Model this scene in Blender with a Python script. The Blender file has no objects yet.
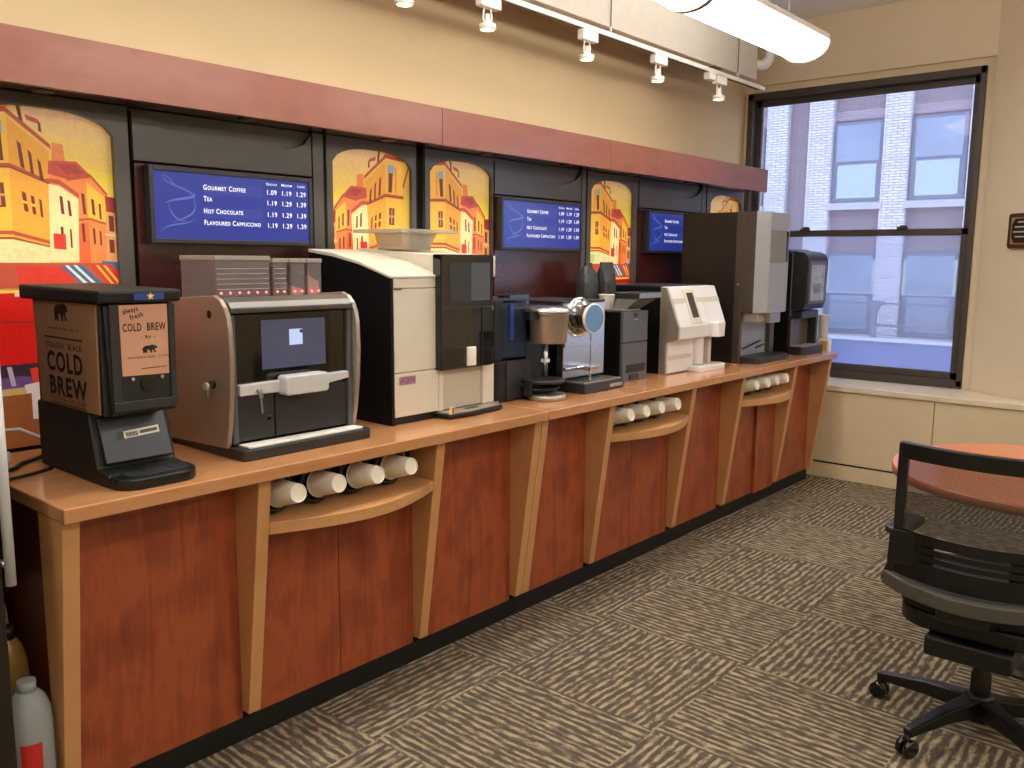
import bpy, bmesh, math, random
from mathutils import Vector, Matrix
random.seed(7)
PI = math.pi
C = bpy.context.scene.collection
SC = bpy.context.scene

# ------------------------------------------------------------------ materials
def lin(h):
    h = h.lstrip('#'); v = [int(h[i:i+2], 16)/255 for i in (0, 2, 4)]
    return tuple(x/12.92 if x <= .04045 else ((x+.055)/1.055)**2.4 for x in v) + (1,)
def base(name):
    m = bpy.data.materials.new(name); m.use_nodes = True
    nt = m.node_tree; b = nt.nodes['Principled BSDF']
    return m, nt, b
def N(nt, t, **kw):
    n = nt.nodes.new(t)
    for k, v in kw.items():
        if k in n.inputs: n.inputs[k].default_value = v
        else: setattr(n, k, v)
    return n
def ramp(nt, fac, stops):
    r = nt.nodes.new('ShaderNodeValToRGB'); e = r.color_ramp.elements
    while len(e) < len(stops): e.new(.5)
    for i, (p, c) in enumerate(stops): e[i].position = p; e[i].color = c if not isinstance(c, str) else lin(c)
    nt.links.new(fac, r.inputs[0]); return r.outputs[0]
def coords(nt, scale=(1, 1, 1), rot=(0, 0, 0), kind='Object'):
    tc = nt.nodes.new('ShaderNodeTexCoord'); mp = nt.nodes.new('ShaderNodeMapping')
    mp.inputs['Scale'].default_value = scale; mp.inputs['Rotation'].default_value = rot
    nt.links.new(tc.outputs[kind], mp.inputs[0]); return mp.outputs[0]
MATS = {}
def plain(name, col, rough=.5, metal=0., spec=.5, var=.04, nscale=14., coat=0., bump=0.):
    """a plain surface with a faint procedural mottling"""
    if name in MATS: return MATS[name]
    m, nt, b = base(name)
    c = lin(col)
    nz = N(nt, 'ShaderNodeTexNoise', Scale=nscale, Detail=3.); nt.links.new(coords(nt), nz.inputs['Vector'])
    lo = tuple(max(0, x*(1-var)) for x in c[:3])+(1,); hi = tuple(min(1, x*(1+var)) for x in c[:3])+(1,)
    nt.links.new(ramp(nt, nz.outputs['Fac'], [(.3, lo), (.7, hi)]), b.inputs['Base Color'])
    b.inputs['Roughness'].default_value = rough; b.inputs['Metallic'].default_value = metal
    b.inputs['Specular IOR Level'].default_value = spec; b.inputs['Coat Weight'].default_value = coat
    if bump:
        bp = N(nt, 'ShaderNodeBump', Strength=bump, Distance=.002); nt.links.new(nz.outputs['Fac'], bp.inputs['Height'])
        nt.links.new(bp.outputs[0], b.inputs['Normal'])
    MATS[name] = m; return m
def wood(name, stops, scale, rough=.35, coat=.0, spec=.5, dist=1.2):
    if name in MATS: return MATS[name]
    m, nt, b = base(name)
    n1 = N(nt, 'ShaderNodeTexNoise', Scale=1., Detail=6., Roughness=.6, Distortion=dist); nt.links.new(coords(nt, scale), n1.inputs['Vector'])
    n2 = N(nt, 'ShaderNodeTexNoise', Scale=4., Detail=4.); nt.links.new(coords(nt, (1.5, 1.5, 1.5)), n2.inputs['Vector'])
    mx = N(nt, 'ShaderNodeMath', operation='MULTIPLY_ADD'); mx.inputs[1].default_value = .5
    nt.links.new(n1.outputs['Fac'], mx.inputs[0])
    h = N(nt, 'ShaderNodeMath', operation='MULTIPLY'); h.inputs[1].default_value = .5; nt.links.new(n2.outputs['Fac'], h.inputs[0])
    nt.links.new(h.outputs[0], mx.inputs[2])
    nt.links.new(ramp(nt, mx.outputs[0], stops), b.inputs['Base Color'])
    b.inputs['Roughness'].default_value = rough; b.inputs['Coat Weight'].default_value = coat; b.inputs['Coat Roughness'].default_value = .12
    b.inputs['Specular IOR Level'].default_value = spec
    MATS[name] = m; return m
def glow(name, col, strength):
    if name in MATS: return MATS[name]
    m, nt, b = base(name)
    b.inputs['Base Color'].default_value = tuple(.5*x for x in lin(col)[:3])+(1,); b.inputs['Emission Color'].default_value = lin(col)
    b.inputs['Emission Strength'].default_value = strength; b.inputs['Roughness'].default_value = .18 if strength < 1 else .4
    MATS[name] = m; return m
def clear(name, tint, opacity=.25, rough=.08, body='ffffff'):
    """thin clear plastic or glass: mostly see-through, a share of it milky, with a sheen"""
    if name in MATS: return MATS[name]
    m, nt, b = base(name)
    b.inputs['Base Color'].default_value = lin(body); b.inputs['Roughness'].default_value = rough
    tr = N(nt, 'ShaderNodeBsdfTransparent'); tr.inputs[0].default_value = lin(tint)
    mx = nt.nodes.new('ShaderNodeMixShader'); mx.inputs[0].default_value = opacity
    nt.links.new(tr.outputs[0], mx.inputs[1]); nt.links.new(b.outputs[0], mx.inputs[2])
    nt.links.new(mx.outputs[0], nt.nodes['Material Output'].inputs[0])
    MATS[name] = m; return m

CHERRY = wood('cherry_laminate', [(.3, '74331d'), (.45, '8f4427'), (.54, 'a5532e'), (.63, '96472a'), (.75, '7b3a22')], (15, 15, 1.4), rough=.38, dist=1.4)
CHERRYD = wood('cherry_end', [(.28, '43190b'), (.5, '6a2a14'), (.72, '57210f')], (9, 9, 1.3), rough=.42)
MAPLE = wood('maple_laminate', [(.25, 'b7814f'), (.5, 'ca9561'), (.8, 'bf8a58')], (7, 7, 1.2), rough=.4)
TOP = wood('maple_top', [(.25, 'b87c4c'), (.5, 'c88f60'), (.8, 'be8454')], (14, 1.4, 14), rough=.2, coat=.35)
FASC = wood('fascia_cherry', [(.25, '6a3c32'), (.5, '8c5647'), (.8, '7a473a')], (9, 1.2, 9), rough=.28, coat=.15)
MAHOG = wood('mahogany', [(.25, '2f1413'), (.5, '431d1a'), (.8, '371715')], (6, 6, 1.0), rough=.24, coat=.3)
BOARD = plain('mahogany_grey_sheen', '56524f', .3, var=.05)  # sheen on the mahogany boards put into the colour as grey
DARK = plain('dark_backing', '0d0a0a', .6)
WALLM = plain('wall_paint_darkened', 'cdb790', .75, var=.02, nscale=3)  # same wall paint, darkened against the strong lamp light on it
FARM = plain('wall_paint_lightened', 'e6d6b8', .75, var=.02, nscale=3)  # same wall paint, lightened because little light reaches the far wall
CEILM = plain('ceiling_paint', 'efedf0', .85, var=.02)
CONV = plain('convector_enamel', 'dcc8a4', .5, var=.02)
SILLM = plain('sill_stone', 'e3d2b8', .3, var=.03)
WHITE = plain('white_enamel', 'e9e6df', .35, var=.02)
DUCTM = plain('duct_paint', 'cbc3b6', .7, var=.03)
FRAME = plain('bronze_frame', '443c36', .45, var=.08)
BLACK = plain('black_plastic', '0d0d0d', .38, var=.15)
BLACKT = plain('black_textured', '191817', .55, var=.2, nscale=120, bump=.2)
BLACKG = plain('gloss_black', '0a0a0a', .08, var=.1, coat=.5)
CHAR = plain('charcoal_plastic', '2b2b2d', .4, var=.1)
GREYP = plain('grey_plastic', '55575a', .35, var=.06)
SLATEP = plain('slate_plastic', '2e343d', .3, var=.06)
STEEL = plain('brushed_steel', 'c0c3c8', .28, metal=1., var=.06, nscale=60)
STEELD = plain('satin_steel', 'b3aa9d', .36, metal=.6, var=.08, nscale=60)
CHROME = plain('chrome', 'd8d8d8', .08, metal=1., var=.02)
SILVER = plain('silver_paint', 'a6a9af', .33, metal=.2, var=.03)
IVORY = plain('ivory_plastic', 'd9d2c0', .42, var=.02)
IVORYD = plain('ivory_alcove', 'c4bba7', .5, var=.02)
BRIGHT = plain('white_plastic', 'e6e4e2', .35, var=.02)
BEIGE = plain('beige_trim', 'cfc7ba', .4, var=.02)
BRONZE = plain('bronze_panel', '5c5348', .35, metal=.5, var=.05)
BROWNP = plain('brown_side', '1f1813', .42, var=.15)
KRAFT = plain('kraft_label', '9d7350', .6, var=.06, nscale=60)
SALMON = plain('salmon_label', 'd39f80', .45, var=.04)
INK = plain('ink', '1d120d', .6)
PAPERW = plain('paper_white', 'eeeae0', .7, var=.03)
CUPM = plain('cup_paper', 'e6dfcd', .6, var=.03)
YELLOW = plain('yellow_card', 'e8b23a', .6)
REDL = plain('red_label', 'c22a22', .5)
BLUEL = plain('blue_label', '27438f', .4)
STARY = plain('star_yellow', 'f0d23c', .5)
CORD = plain('cord_rubber', '151211', .5)
CORDW = plain('cord_white', 'd8d2c6', .5)
FOIL = plain('bag_film', '3b3d3d', .3, var=.35, nscale=18, bump=.5)
TABLEM = plain('table_laminate', 'cc7c52', .28, var=.05, nscale=30, coat=.2)
TABLEE = plain('table_edge', 'a85a38', .4, var=.05)
PLQ = plain('plaque_wood', '4a1f1a', .35, var=.15)
PLQB = plain('plaque_black', '161414', .3)
PLQG = plain('plaque_gold', 'b79b62', .35, metal=.6)
TOEM = plain('toe_kick_vinyl', '0f1110', .5, var=.15)
SCREEN1 = glow('menu_blue', '303f9c', .26)
SCREEN2 = glow('menu_band_blue', '36469f', .28)
SWIRL = glow('menu_swirl', '6079c8', .24)
TXT = glow('menu_text', 'f0f2ff', .5)
TOUCH = glow('touch_screen', '5f6380', .12); TOUCH.node_tree.nodes['Principled BSDF'].inputs['Roughness'].default_value = .06
TOUCHH = glow('touch_highlight', 'b9cdf5', .4)
LCD = glow('lcd_grey', '3f4042', .05)
LCD2 = glow('lcd_pale', '5e6266', .07)
LED = glow('led_red', 'ff4a3a', 6.)
LENS = glow('lamp_lens', 'fffaf0', 5.6); UPL = glow('added_uplight_glow', 'fffaf0', 4.2)  # UPL is an added glow that brightens the ceiling
PUCK = plain('puck_metal', '6b6862', .35, metal=.7)
SPOTG = glow('spot_bulb', 'ffe2b0', 4.)
HOPPER = clear('hopper_plastic', 'e6d6d4', .3, .1, 'b8b2b4')
HOPPERW = clear('milky_bin', 'e9e4da', .5, .3, 'c9c3b8')
SMOKED = clear('smoked_plastic', 'b8b0a6', .38, .1, '9d9a97')
PETM = clear('bottle_plastic', 'e6ebe9', .4, .1, 'd4d9d7')
TANK = clear('tank_plastic', '6f8db4', .4, .1, '4a5a72')
GLASS = clear('window_glass', 'e6edff', .3, .03, 'd3dcf2')
HAZE = clear('window_glass_hazy', 'dde6ff', .48, .05, 'b9caf4')  # bluish haze mixed into the pane colour, stronger than in the upper sash

def carpet():
    m, nt, b = base('carpet_tile')
    tc = nt.nodes.new('ShaderNodeTexCoord')
    sep = nt.nodes.new('ShaderNodeSeparateXYZ'); nt.links.new(tc.outputs['Object'], sep.inputs[0])
    S = .626
    def mth(op, a, bb=None):
        n = nt.nodes.new('ShaderNodeMath'); n.operation = op
        for i, v in enumerate((a, bb)):
            if v is None: continue
            if isinstance(v, (int, float)): n.inputs[i].default_value = v
            else: nt.links.new(v, n.inputs[i])
        return n.outputs[0]
    ux = mth('DIVIDE', mth('ADD', sep.outputs[0], 1.97+20*S), S); uy = mth('DIVIDE', mth('ADD', sep.outputs[1], -2.28+20*S), S)
    par = mth('MODULO', mth('ADD', mth('FLOOR', ux), mth('FLOOR', uy)), 2.)
    def stripes(along, across, seed):
        sc = (along, across, 1) if across > along else (along, across, 1)
        mp = nt.nodes.new('ShaderNodeMapping'); mp.inputs['Scale'].default_value = sc; mp.inputs['Location'].default_value = (seed, seed*.7, 0)
        nt.links.new(tc.outputs['Object'], mp.inputs[0])
        wv = N(nt, 'ShaderNodeTexWave', Scale=1., Distortion=7., Detail=2.5, bands_direction='Y' if across > along else 'X')
        wv.inputs['Detail Scale'].default_value = .55; wv.inputs['Detail Roughness'].default_value = .6; nt.links.new(mp.outputs[0], wv.inputs['Vector'])
        m2 = nt.nodes.new('ShaderNodeMapping'); m2.inputs['Scale'].default_value = tuple(q*5.5 for q in sc); nt.links.new(tc.outputs['Object'], m2.inputs[0])
        nz = N(nt, 'ShaderNodeTexNoise', Scale=1., Detail=3., Roughness=.6); nt.links.new(m2.outputs[0], nz.inputs['Vector'])
        return mth('ADD', mth('MULTIPLY', wv.outputs['Fac'], .27), mth('ADD', mth('MULTIPLY', nz.outputs['Fac'], 1.05), -.16))
    a = stripes(3.2, 10.5, 3.1); c = stripes(10.5, 3.2, 7.7)
    mx = nt.nodes.new('ShaderNodeMix'); nt.links.new(par, mx.inputs[0]); nt.links.new(c, mx.inputs[2]); nt.links.new(a, mx.inputs[3])
    # per tile tone shift
    wn = nt.nodes.new('ShaderNodeTexWhiteNoise'); wn.noise_dimensions = '2D'
    cb = nt.nodes.new('ShaderNodeCombineXYZ'); nt.links.new(mth('FLOOR', ux), cb.inputs[0]); nt.links.new(mth('FLOOR', uy), cb.inputs[1])
    nt.links.new(cb.outputs[0], wn.inputs['Vector'])
    sh = mth('ADD', mx.outputs[0], mth('MULTIPLY', mth('SUBTRACT', wn.outputs['Value'], .5), .03))
    pile = N(nt, 'ShaderNodeTexNoise', Scale=260., Detail=1.); nt.links.new(tc.outputs['Object'], pile.inputs['Vector'])
    sh2 = mth('ADD', sh, mth('MULTIPLY', mth('SUBTRACT', pile.outputs['Fac'], .5), .16))
    col = ramp(nt, sh2, [(.36, '544c43'), (.49, '645a4f'), (.56, '857863'), (.70, 'aa9a7a')])
    nt.links.new(col, b.inputs['Base Color']); b.inputs['Roughness'].default_value = .95; b.inputs['Specular IOR Level'].default_value = .1
    bp = N(nt, 'ShaderNodeBump', Strength=.35, Distance=.004); nt.links.new(sh2, bp.inputs['Height']); nt.links.new(bp.outputs[0], b.inputs['Normal'])
    return m
def brick(name, c1, c2, mort, sc=1.0):
    m, nt, b = base(name)
    br = nt.nodes.new('ShaderNodeTexBrick'); nt.links.new(coords(nt, (1, 1, 1), (PI/2, 0, 0)), br.inputs['Vector'])
    br.inputs['Color1'].default_value = lin(c1); br.inputs['Color2'].default_value = lin(c2); br.inputs['Mortar'].default_value = lin(mort)
    br.inputs['Scale'].default_value = sc; br.inputs['Brick Width'].default_value = .2; br.inputs['Row Height'].default_value = .05; br.inputs['Mortar Size'].default_value = .007
    nt.links.new(br.outputs[0], b.inputs['Base Color']); b.inputs['Roughness'].default_value = .85
    return m
def meshcloth():
    """open weave of the chair back: black threads with gaps"""
    m, nt, b = base('mesh_weave')
    b.inputs['Base Color'].default_value = lin('15110f'); b.inputs['Roughness'].default_value = .6
    w1 = N(nt, 'ShaderNodeTexWave', Scale=62., bands_direction='X'); w2 = N(nt, 'ShaderNodeTexWave', Scale=62., bands_direction='Z')
    v = coords(nt); nt.links.new(v, w1.inputs['Vector']); nt.links.new(v, w2.inputs['Vector'])
    mx = N(nt, 'ShaderNodeMath', operation='MAXIMUM'); nt.links.new(w1.outputs['Fac'], mx.inputs[0]); nt.links.new(w2.outputs['Fac'], mx.inputs[1])
    mr = N(nt, 'ShaderNodeMapRange'); mr.inputs[1].default_value = .2; mr.inputs[2].default_value = 1.; mr.inputs[3].default_value = .42; mr.inputs[4].default_value = .78
    nt.links.new(mx.outputs[0], mr.inputs[0])
    tr = nt.nodes.new('ShaderNodeBsdfTransparent'); ms = nt.nodes.new('ShaderNodeMixShader')
    nt.links.new(mr.outputs[0], ms.inputs[0]); nt.links.new(tr.outputs[0], ms.inputs[1]); nt.links.new(b.outputs[0], ms.inputs[2])
    nt.links.new(ms.outputs[0], nt.nodes['Material Output'].inputs[0])
    return m
CARPET = carpet(); WEAVE = meshcloth()
BRW = brick('white_brick', 'c9c6cf', 'dedce4', '8d8a98'); BRR = brick('mauve_brick', '78656f', '84717b', '8d8792')
STONE = plain('grey_stone', 'b3b2bb', .7); ROOFM = plain('terrace_membrane', '5c6aa0', .5, var=.08, nscale=2)
COPE = plain('coping', 'c9cddd', .6); BLIND = glow('lit_blind', 'cfe6e4', .12); PANEO = plain('dim_pane', '8794ac', .5, var=.12, nscale=1.5)
PFRM = plain('opposite_frame', '69708a', .6)
_pc = {}
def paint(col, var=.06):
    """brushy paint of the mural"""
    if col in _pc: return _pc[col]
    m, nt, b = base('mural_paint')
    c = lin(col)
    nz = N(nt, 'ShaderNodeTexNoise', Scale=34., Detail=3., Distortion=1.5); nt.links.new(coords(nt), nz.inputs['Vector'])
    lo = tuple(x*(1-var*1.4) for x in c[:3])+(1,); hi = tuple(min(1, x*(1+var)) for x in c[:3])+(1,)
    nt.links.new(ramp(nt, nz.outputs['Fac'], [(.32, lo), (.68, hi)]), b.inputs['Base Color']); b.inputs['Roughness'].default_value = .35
    b.inputs['Emission Color'].default_value = c; b.inputs['Emission Strength'].default_value = .14   # faint glow added to keep the murals bright under the canopy
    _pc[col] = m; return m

# ------------------------------------------------------------------ mesh building
class MB:
    def __init__(s): s.v = []; s.f = []; s.mi = []; s.mats = []; s.sm = []
    def slot(s, m):
        if m not in s.mats: s.mats.append(m)
        return s.mats.index(m)
    def add(s, vs, fs, m, smooth=False):
        o = len(s.v); s.v += [tuple(v) for v in vs]
        for f in fs: s.f.append([i+o for i in f]); s.mi.append(s.slot(m)); s.sm.append(smooth)
        return s
    def box(s, x0, x1, y0, y1, z0, z1, m):
        v = [(x, y, z) for x in (x0, x1) for y in (y0, y1) for z in (z0, z1)]
        return s.add(v, [(0, 1, 3, 2), (4, 6, 7, 5), (0, 4, 5, 1), (2, 3, 7, 6), (0, 2, 6, 4), (1, 5, 7, 3)], m)
    def prism(s, poly, ax, a, b, m, smooth=False):
        """poly of 2-d points in the two other axes (x,y,z order), pushed from a to b along axis ax"""
        def P(p, t):
            q = list(p); q.insert(ax, t); return tuple(q)
        n = len(poly); v = [P(p, a) for p in poly]+[P(p, b) for p in poly]
        s.add(v, [list(range(n))[::-1], list(range(n, 2*n))], m)
        o = len(s.v)-2*n
        for i in range(n):
            j = (i+1) % n
            s.f.append([o+i, o+j, o+n+j, o+n+i]); s.mi.append(s.slot(m)); s.sm.append(smooth)
        return s
    def lathe(s, prof, c, ax, m, n=24, smooth=True, caps=True):
        """prof: list of (t, r): distance along axis from c, radius"""
        c = Vector(c); e = [Vector((1, 0, 0)), Vector((0, 1, 0)), Vector((0, 0, 1))]
        A = e[ax] if isinstance(ax, int) else Vector(ax).normalized()
        u = A.orthogonal().normalized(); w = A.cross(u)
        vs = []
        for t, r in prof:
            for k in range(n):
                a = 2*PI*k/n; vs.append(c+A*t+(u*math.cos(a)+w*math.sin(a))*r)
        fs = []
        for i in range(len(prof)-1):
            for k in range(n):
                k2 = (k+1) % n; fs.append([i*n+k, i*n+k2, (i+1)*n+k2, (i+1)*n+k])
        s.add(vs, fs, m, smooth)
        if caps:
            o = len(s.v)-len(vs)
            for st, rev in ((0, True), ((len(prof)-1)*n, False)):
                f = [o+st+k for k in range(n)]; s.f.append(f[::-1] if rev else f); s.mi.append(s.slot(m)); s.sm.append(False)
        return s
    def cyl(s, p0, p1, r0, m, r1=None, n=20, smooth=True):
        d = Vector(p1)-Vector(p0); return s.lathe([(0, r0), (d.length, r0 if r1 is None else r1)], p0, d, m, n, smooth)
    def tube(s, pts, r, m, n=8):
        pts = [Vector(p) for p in pts]; vs = []; K = len(pts); up = None
        for i, p in enumerate(pts):
            d = (pts[min(i+1, K-1)]-pts[max(i-1, 0)]).normalized()
            if up is None: up = d.orthogonal().normalized()
            up = (up-d*up.dot(d)).normalized(); w = d.cross(up)
            rr = r[i] if isinstance(r, (list, tuple)) else r
            for k in range(n):
                a = 2*PI*k/n; vs.append(p+(up*math.cos(a)+w*math.sin(a))*rr)
        fs = [[i*n+k, i*n+(k+1) % n, (i+1)*n+(k+1) % n, (i+1)*n+k] for i in range(K-1) for k in range(n)]
        s.add(vs, fs, m, True); o = len(s.v)-len(vs)
        for st, rev in ((0, True), ((K-1)*n, False)):
            f = [o+st+k for k in range(n)]; s.f.append(f[::-1] if rev else f); s.mi.append(s.slot(m)); s.sm.append(False)
        return s
    def sweep(s, pts, w, h, m, up=(0, 0, 1), widths=None):
        """flat bar of width w (sideways) and height h (along up) along pts"""
        pts = [Vector(p) for p in pts]; K = len(pts); vs = []; U0 = Vector(up)
        for i, p in enumerate(pts):
            d = (pts[min(i+1, K-1)]-pts[max(i-1, 0)]).normalized(); sd = d.cross(U0).normalized(); U = sd.cross(d)
            ww = w if widths is None else widths[i][0]; hh = h if widths is None else widths[i][1]
            for a, b in ((-1, -1), (1, -1), (1, 1), (-1, 1)): vs.append(p+sd*ww/2*a+U*hh/2*b)
        fs = [[i*4+k, i*4+(k+1) % 4, (i+1)*4+(k+1) % 4, (i+1)*4+k] for i in range(K-1) for k in range(4)]
        fs += [[3, 2, 1, 0], [4*(K-1)+k for k in range(4)]]
        return s.add(vs, fs, m)
    def text(s, body, o, right, up, h, m, w=None, align='LEFT', small=False, lift=.0006, bold=0.):
        cu = bpy.data.curves.new('t', 'FONT'); cu.body = body; cu.align_x = 'LEFT'; cu.size = 1; cu.resolution_u = 3; cu.offset = bold; cu.space_character = 1.14
        if small:
            cu.small_caps_scale = .78
            for i, ch in enumerate(body):
                if ch.islower(): cu.body_format[i].use_small_caps = True
        ob = bpy.data.objects.new('t', cu); C.objects.link(ob)
        dg = bpy.context.evaluated_depsgraph_get(); dg.update()
        me = bpy.data.meshes.new_from_object(ob.evaluated_get(dg))
        bpy.data.objects.remove(ob); bpy.data.curves.remove(cu)
        xs = [v.co.x for v in me.vertices]; x0, x1 = min(xs), max(xs)
        sy = h/.70; sx = sy if w is None else w/(x1-x0)
        R = Vector(right).normalized(); U = Vector(up).normalized(); Nn = R.cross(U); O = Vector(o)
        off = {'LEFT': 0, 'CENTER': (x1-x0)*sx/2, 'RIGHT': (x1-x0)*sx}[align]
        vs = [O+R*((v.co.x-x0)*sx-off)+U*(v.co.y*sy)+Nn*lift for v in me.vertices]
        s.add(vs, [list(p.vertices) for p in me.polygons], m); bpy.data.meshes.remove(me); return s
    def flat(s, pts2, o, right, up, m, lift=.0006, sx=1., sy=1.):
        R = Vector(right).normalized(); U = Vector(up).normalized(); Nn = R.cross(U); O = Vector(o)
        s.add([O+R*(p[0]*sx)+U*(p[1]*sy)+Nn*lift for p in pts2], [list(range(len(pts2)))], m); return s
    def build(s, name, parent=None, bevel=0., seg=2, label=None):
        me = bpy.data.meshes.new(name)
        o = bpy.data.objects.new(name, me); C.objects.link(o)
        org = Vector((0, 0, 0)); q = parent
        while q is not None: org += q.location; q = q.parent
        me.from_pydata([Vector(v)-org for v in s.v], [], s.f)
        for m in s.mats: me.materials.append(m)
        for p, i, k in zip(me.polygons, s.mi, s.sm): p.material_index = i; p.use_smooth = k
        bm = bmesh.new(); bm.from_mesh(me); bmesh.ops.recalc_face_normals(bm, faces=bm.faces) if not getattr(s, 'keep', False) else None
        bm.to_mesh(me); bm.free(); me.update()
        if parent is not None: o.parent = parent
        if bevel:
            md = o.modifiers.new('b', 'BEVEL'); md.width = bevel; md.segments = seg; md.limit_method = 'ANGLE'; md.angle_limit = .6
        if label: o['label'] = label
        return o
def thing(name, loc, label, cat, group=None):
    o = bpy.data.objects.new(name, None); C.objects.link(o); o.location = loc; o.empty_display_size = .05
    o['label'] = label; o['category'] = cat
    if group: o['group'] = group
    return o
def tag(o, label, cat, group=None):
    o['label'] = label; o['category'] = cat
    if group: o['group'] = group
    return o
def struct(o): o['kind'] = 'structure'; return o
def dup(root, loc, label, rotz=None):
    r = root.copy(); C.objects.link(r); r.location = loc; r['label'] = label
    if rotz is not None: r.rotation_euler.z = rotz
    for ch in root.children:
        c = ch.copy(); C.objects.link(c); c.parent = r
        for g in ch.children:
            d = g.copy(); C.objects.link(d); d.parent = c
    return r
def arc(cx, cy, rx, ry, a0, a1, n): return [(cx+rx*math.cos(math.radians(a0+(a1-a0)*i/n)), cy+ry*math.sin(math.radians(a0+(a1-a0)*i/n))) for i in range(n+1)]
def rrect(x0, x1, y0, y1, r, n=5):
    return arc(x1-r, y1-r, r, r, 0, 90, n)+arc(x0+r, y1-r, r, r, 90, 180, n)+arc(x0+r, y0+r, r, r, 180, 270, n)+arc(x1-r, y0+r, r, r, 270, 360, n)
YZ = ((0, 1, 0), (0, 0, 1)); XZ = ((1, 0, 0), (0, 0, 1))

# ------------------------------------------------------------------ room
XL, XR, YB, YF, ZC = -3.15, 3.3, -3.2, 6.36, 3.24
struct(MB().box(XL-.1, XR+.1, YB-.1, 6.7, -.1, 0, CARPET).build('floor'))
struct(MB().box(XL-.1, XR+.1, YB-.1, 6.7, ZC, ZC+.1, CEILM).build('ceiling'))
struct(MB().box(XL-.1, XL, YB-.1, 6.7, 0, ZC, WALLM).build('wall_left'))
struct(MB().box(XR, XR+.1, YB, 6.7, 0, ZC, WALLM).build('wall_right'))
struct(MB().box(XL, XR, YB-.1, YB, 0, ZC, WALLM).build('wall_back'))
# far wall with the window opening; its right stretch turns a little towards the room
WX0, WX1, WZ0, WZ1 = -3.116, -1.476, .667, 2.758     # window frame outer edges
w = MB()
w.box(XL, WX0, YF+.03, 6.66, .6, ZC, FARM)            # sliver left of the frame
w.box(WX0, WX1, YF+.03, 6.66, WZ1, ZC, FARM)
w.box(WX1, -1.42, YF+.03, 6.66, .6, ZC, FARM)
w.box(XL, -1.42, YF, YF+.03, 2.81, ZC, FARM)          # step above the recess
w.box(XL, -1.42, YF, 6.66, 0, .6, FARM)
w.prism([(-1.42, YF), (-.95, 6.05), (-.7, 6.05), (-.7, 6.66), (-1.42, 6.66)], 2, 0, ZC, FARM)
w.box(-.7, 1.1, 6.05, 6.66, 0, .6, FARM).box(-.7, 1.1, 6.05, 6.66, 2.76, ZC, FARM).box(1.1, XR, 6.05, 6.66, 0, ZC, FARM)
struct(w.build('wall_far'))
# window: box frame, two sashes, each with its pane
win = struct(MB().build('window_1'))
f = MB()
FY0, FY1 = 6.365, 6.47
f.box(WX0, WX0+.045, FY0, FY1, WZ0, WZ1, FRAME); f.box(WX1-.035, WX1, FY0, FY1, WZ0, WZ1, FRAME)
f.box(WX0, WX1, FY0, FY1, WZ1-.05, WZ1, FRAME); f.box(WX0, WX1, FY0, FY1, .648, WZ0+.045, FRAME)
f.build('frame', win, .004)
def sash(win, x0, x1, z0, z1, y0, y1, st, rt, rb, gm):
    s_ = MB(); s_.box(x0, x0+st, y0, y1, z0, z1, FRAME); s_.box(x1-st, x1, y0, y1, z0, z1, FRAME)
    s_.box(x0, x1, y0, y1, z1-rt, z1, FRAME); s_.box(x0, x1, y0, y1, z0, z0+rb, FRAME)
    o = s_.build('sash', win, .003)
    g = MB(); ym = (y0+y1)/2; g.add([(x0+st, ym, z0+rb), (x1-st, ym, z0+rb), (x1-st, ym, z1-rt), (x0+st, ym, z1-rt)], [(0, 1, 2, 3)], gm); g.build('pane', o)
    return o
sash(win, WX0+.045, WX1-.035, 1.685, WZ1-.05, 6.43, 6.46, .045, .045, .035, GLASS)
lo = sash(win, WX0+.045, WX1-.035, WZ0+.045, 1.73, 6.39, 6.42, .045, .045, .05, HAZE)
for x in (-2.62, -1.93): MB().box(x-.035, x+.035, 6.37, 6.39, 1.728, 1.745, FRAME).box(x-.012, x+.03, 6.36, 6.38, 1.742, 1.755, FRAME).build('sash_lock', lo, .002)
win2 = struct(MB().build('window_2'))
f = MB(); f.box(-.7, -.66, FY0, FY1, .667, 2.758, FRAME).box(1.06, 1.1, FY0, FY1, .667, 2.758, FRAME).box(-.7, 1.1, FY0, FY1, 2.71, 2.758, FRAME).box(-.7, 1.1, FY0, FY1, .648, .71, FRAME); f.build('frame', win2, .004)
sash(win2, -.66, 1.06, 1.685, 2.71, 6.43, 6.46, .045, .045, .035, GLASS); sash(win2, -.66, 1.06, .71, 1.73, 6.39, 6.42, .045, .045, .05, HAZE)
MB().box(-.7, 1.1, 6.05, 6.385, .601, .655, SILLM).build('sill', win2, .003)
# convector cabinet under the window with its stone sill
cv = thing('convector_cabinet', (-1.7, 6.1, 0), 'low cream enamelled convector cabinet running along the wall under the window', 'cabinet')
p = MB(); p.box(XL+.01, -1.524, 5.94, 5.96, .115, .615, CONV).box(-1.519, 3.2, 5.94, 5.96, .115, .615, CONV); p.build('front_panel', cv, .002)
MB().box(XL+.01, 3.2, 5.945, 6.04, 0, .1, CONV).build('plinth', cv, .002)
MB().box(XL+.01, 3.2, 5.965, 6.04, .1, .615, DARK).build('carcass', cv)
p = MB(); p.prism([(XL+.005, 5.925), (3.2, 5.925), (3.2, 6.045), (-.955, 6.045), (-1.425, 6.355), (-1.425, 6.385), (XL+.005, 6.385)], 2, .618, .655, SILLM); p.build('sill', cv, .004, label='pale stone sill')

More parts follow.
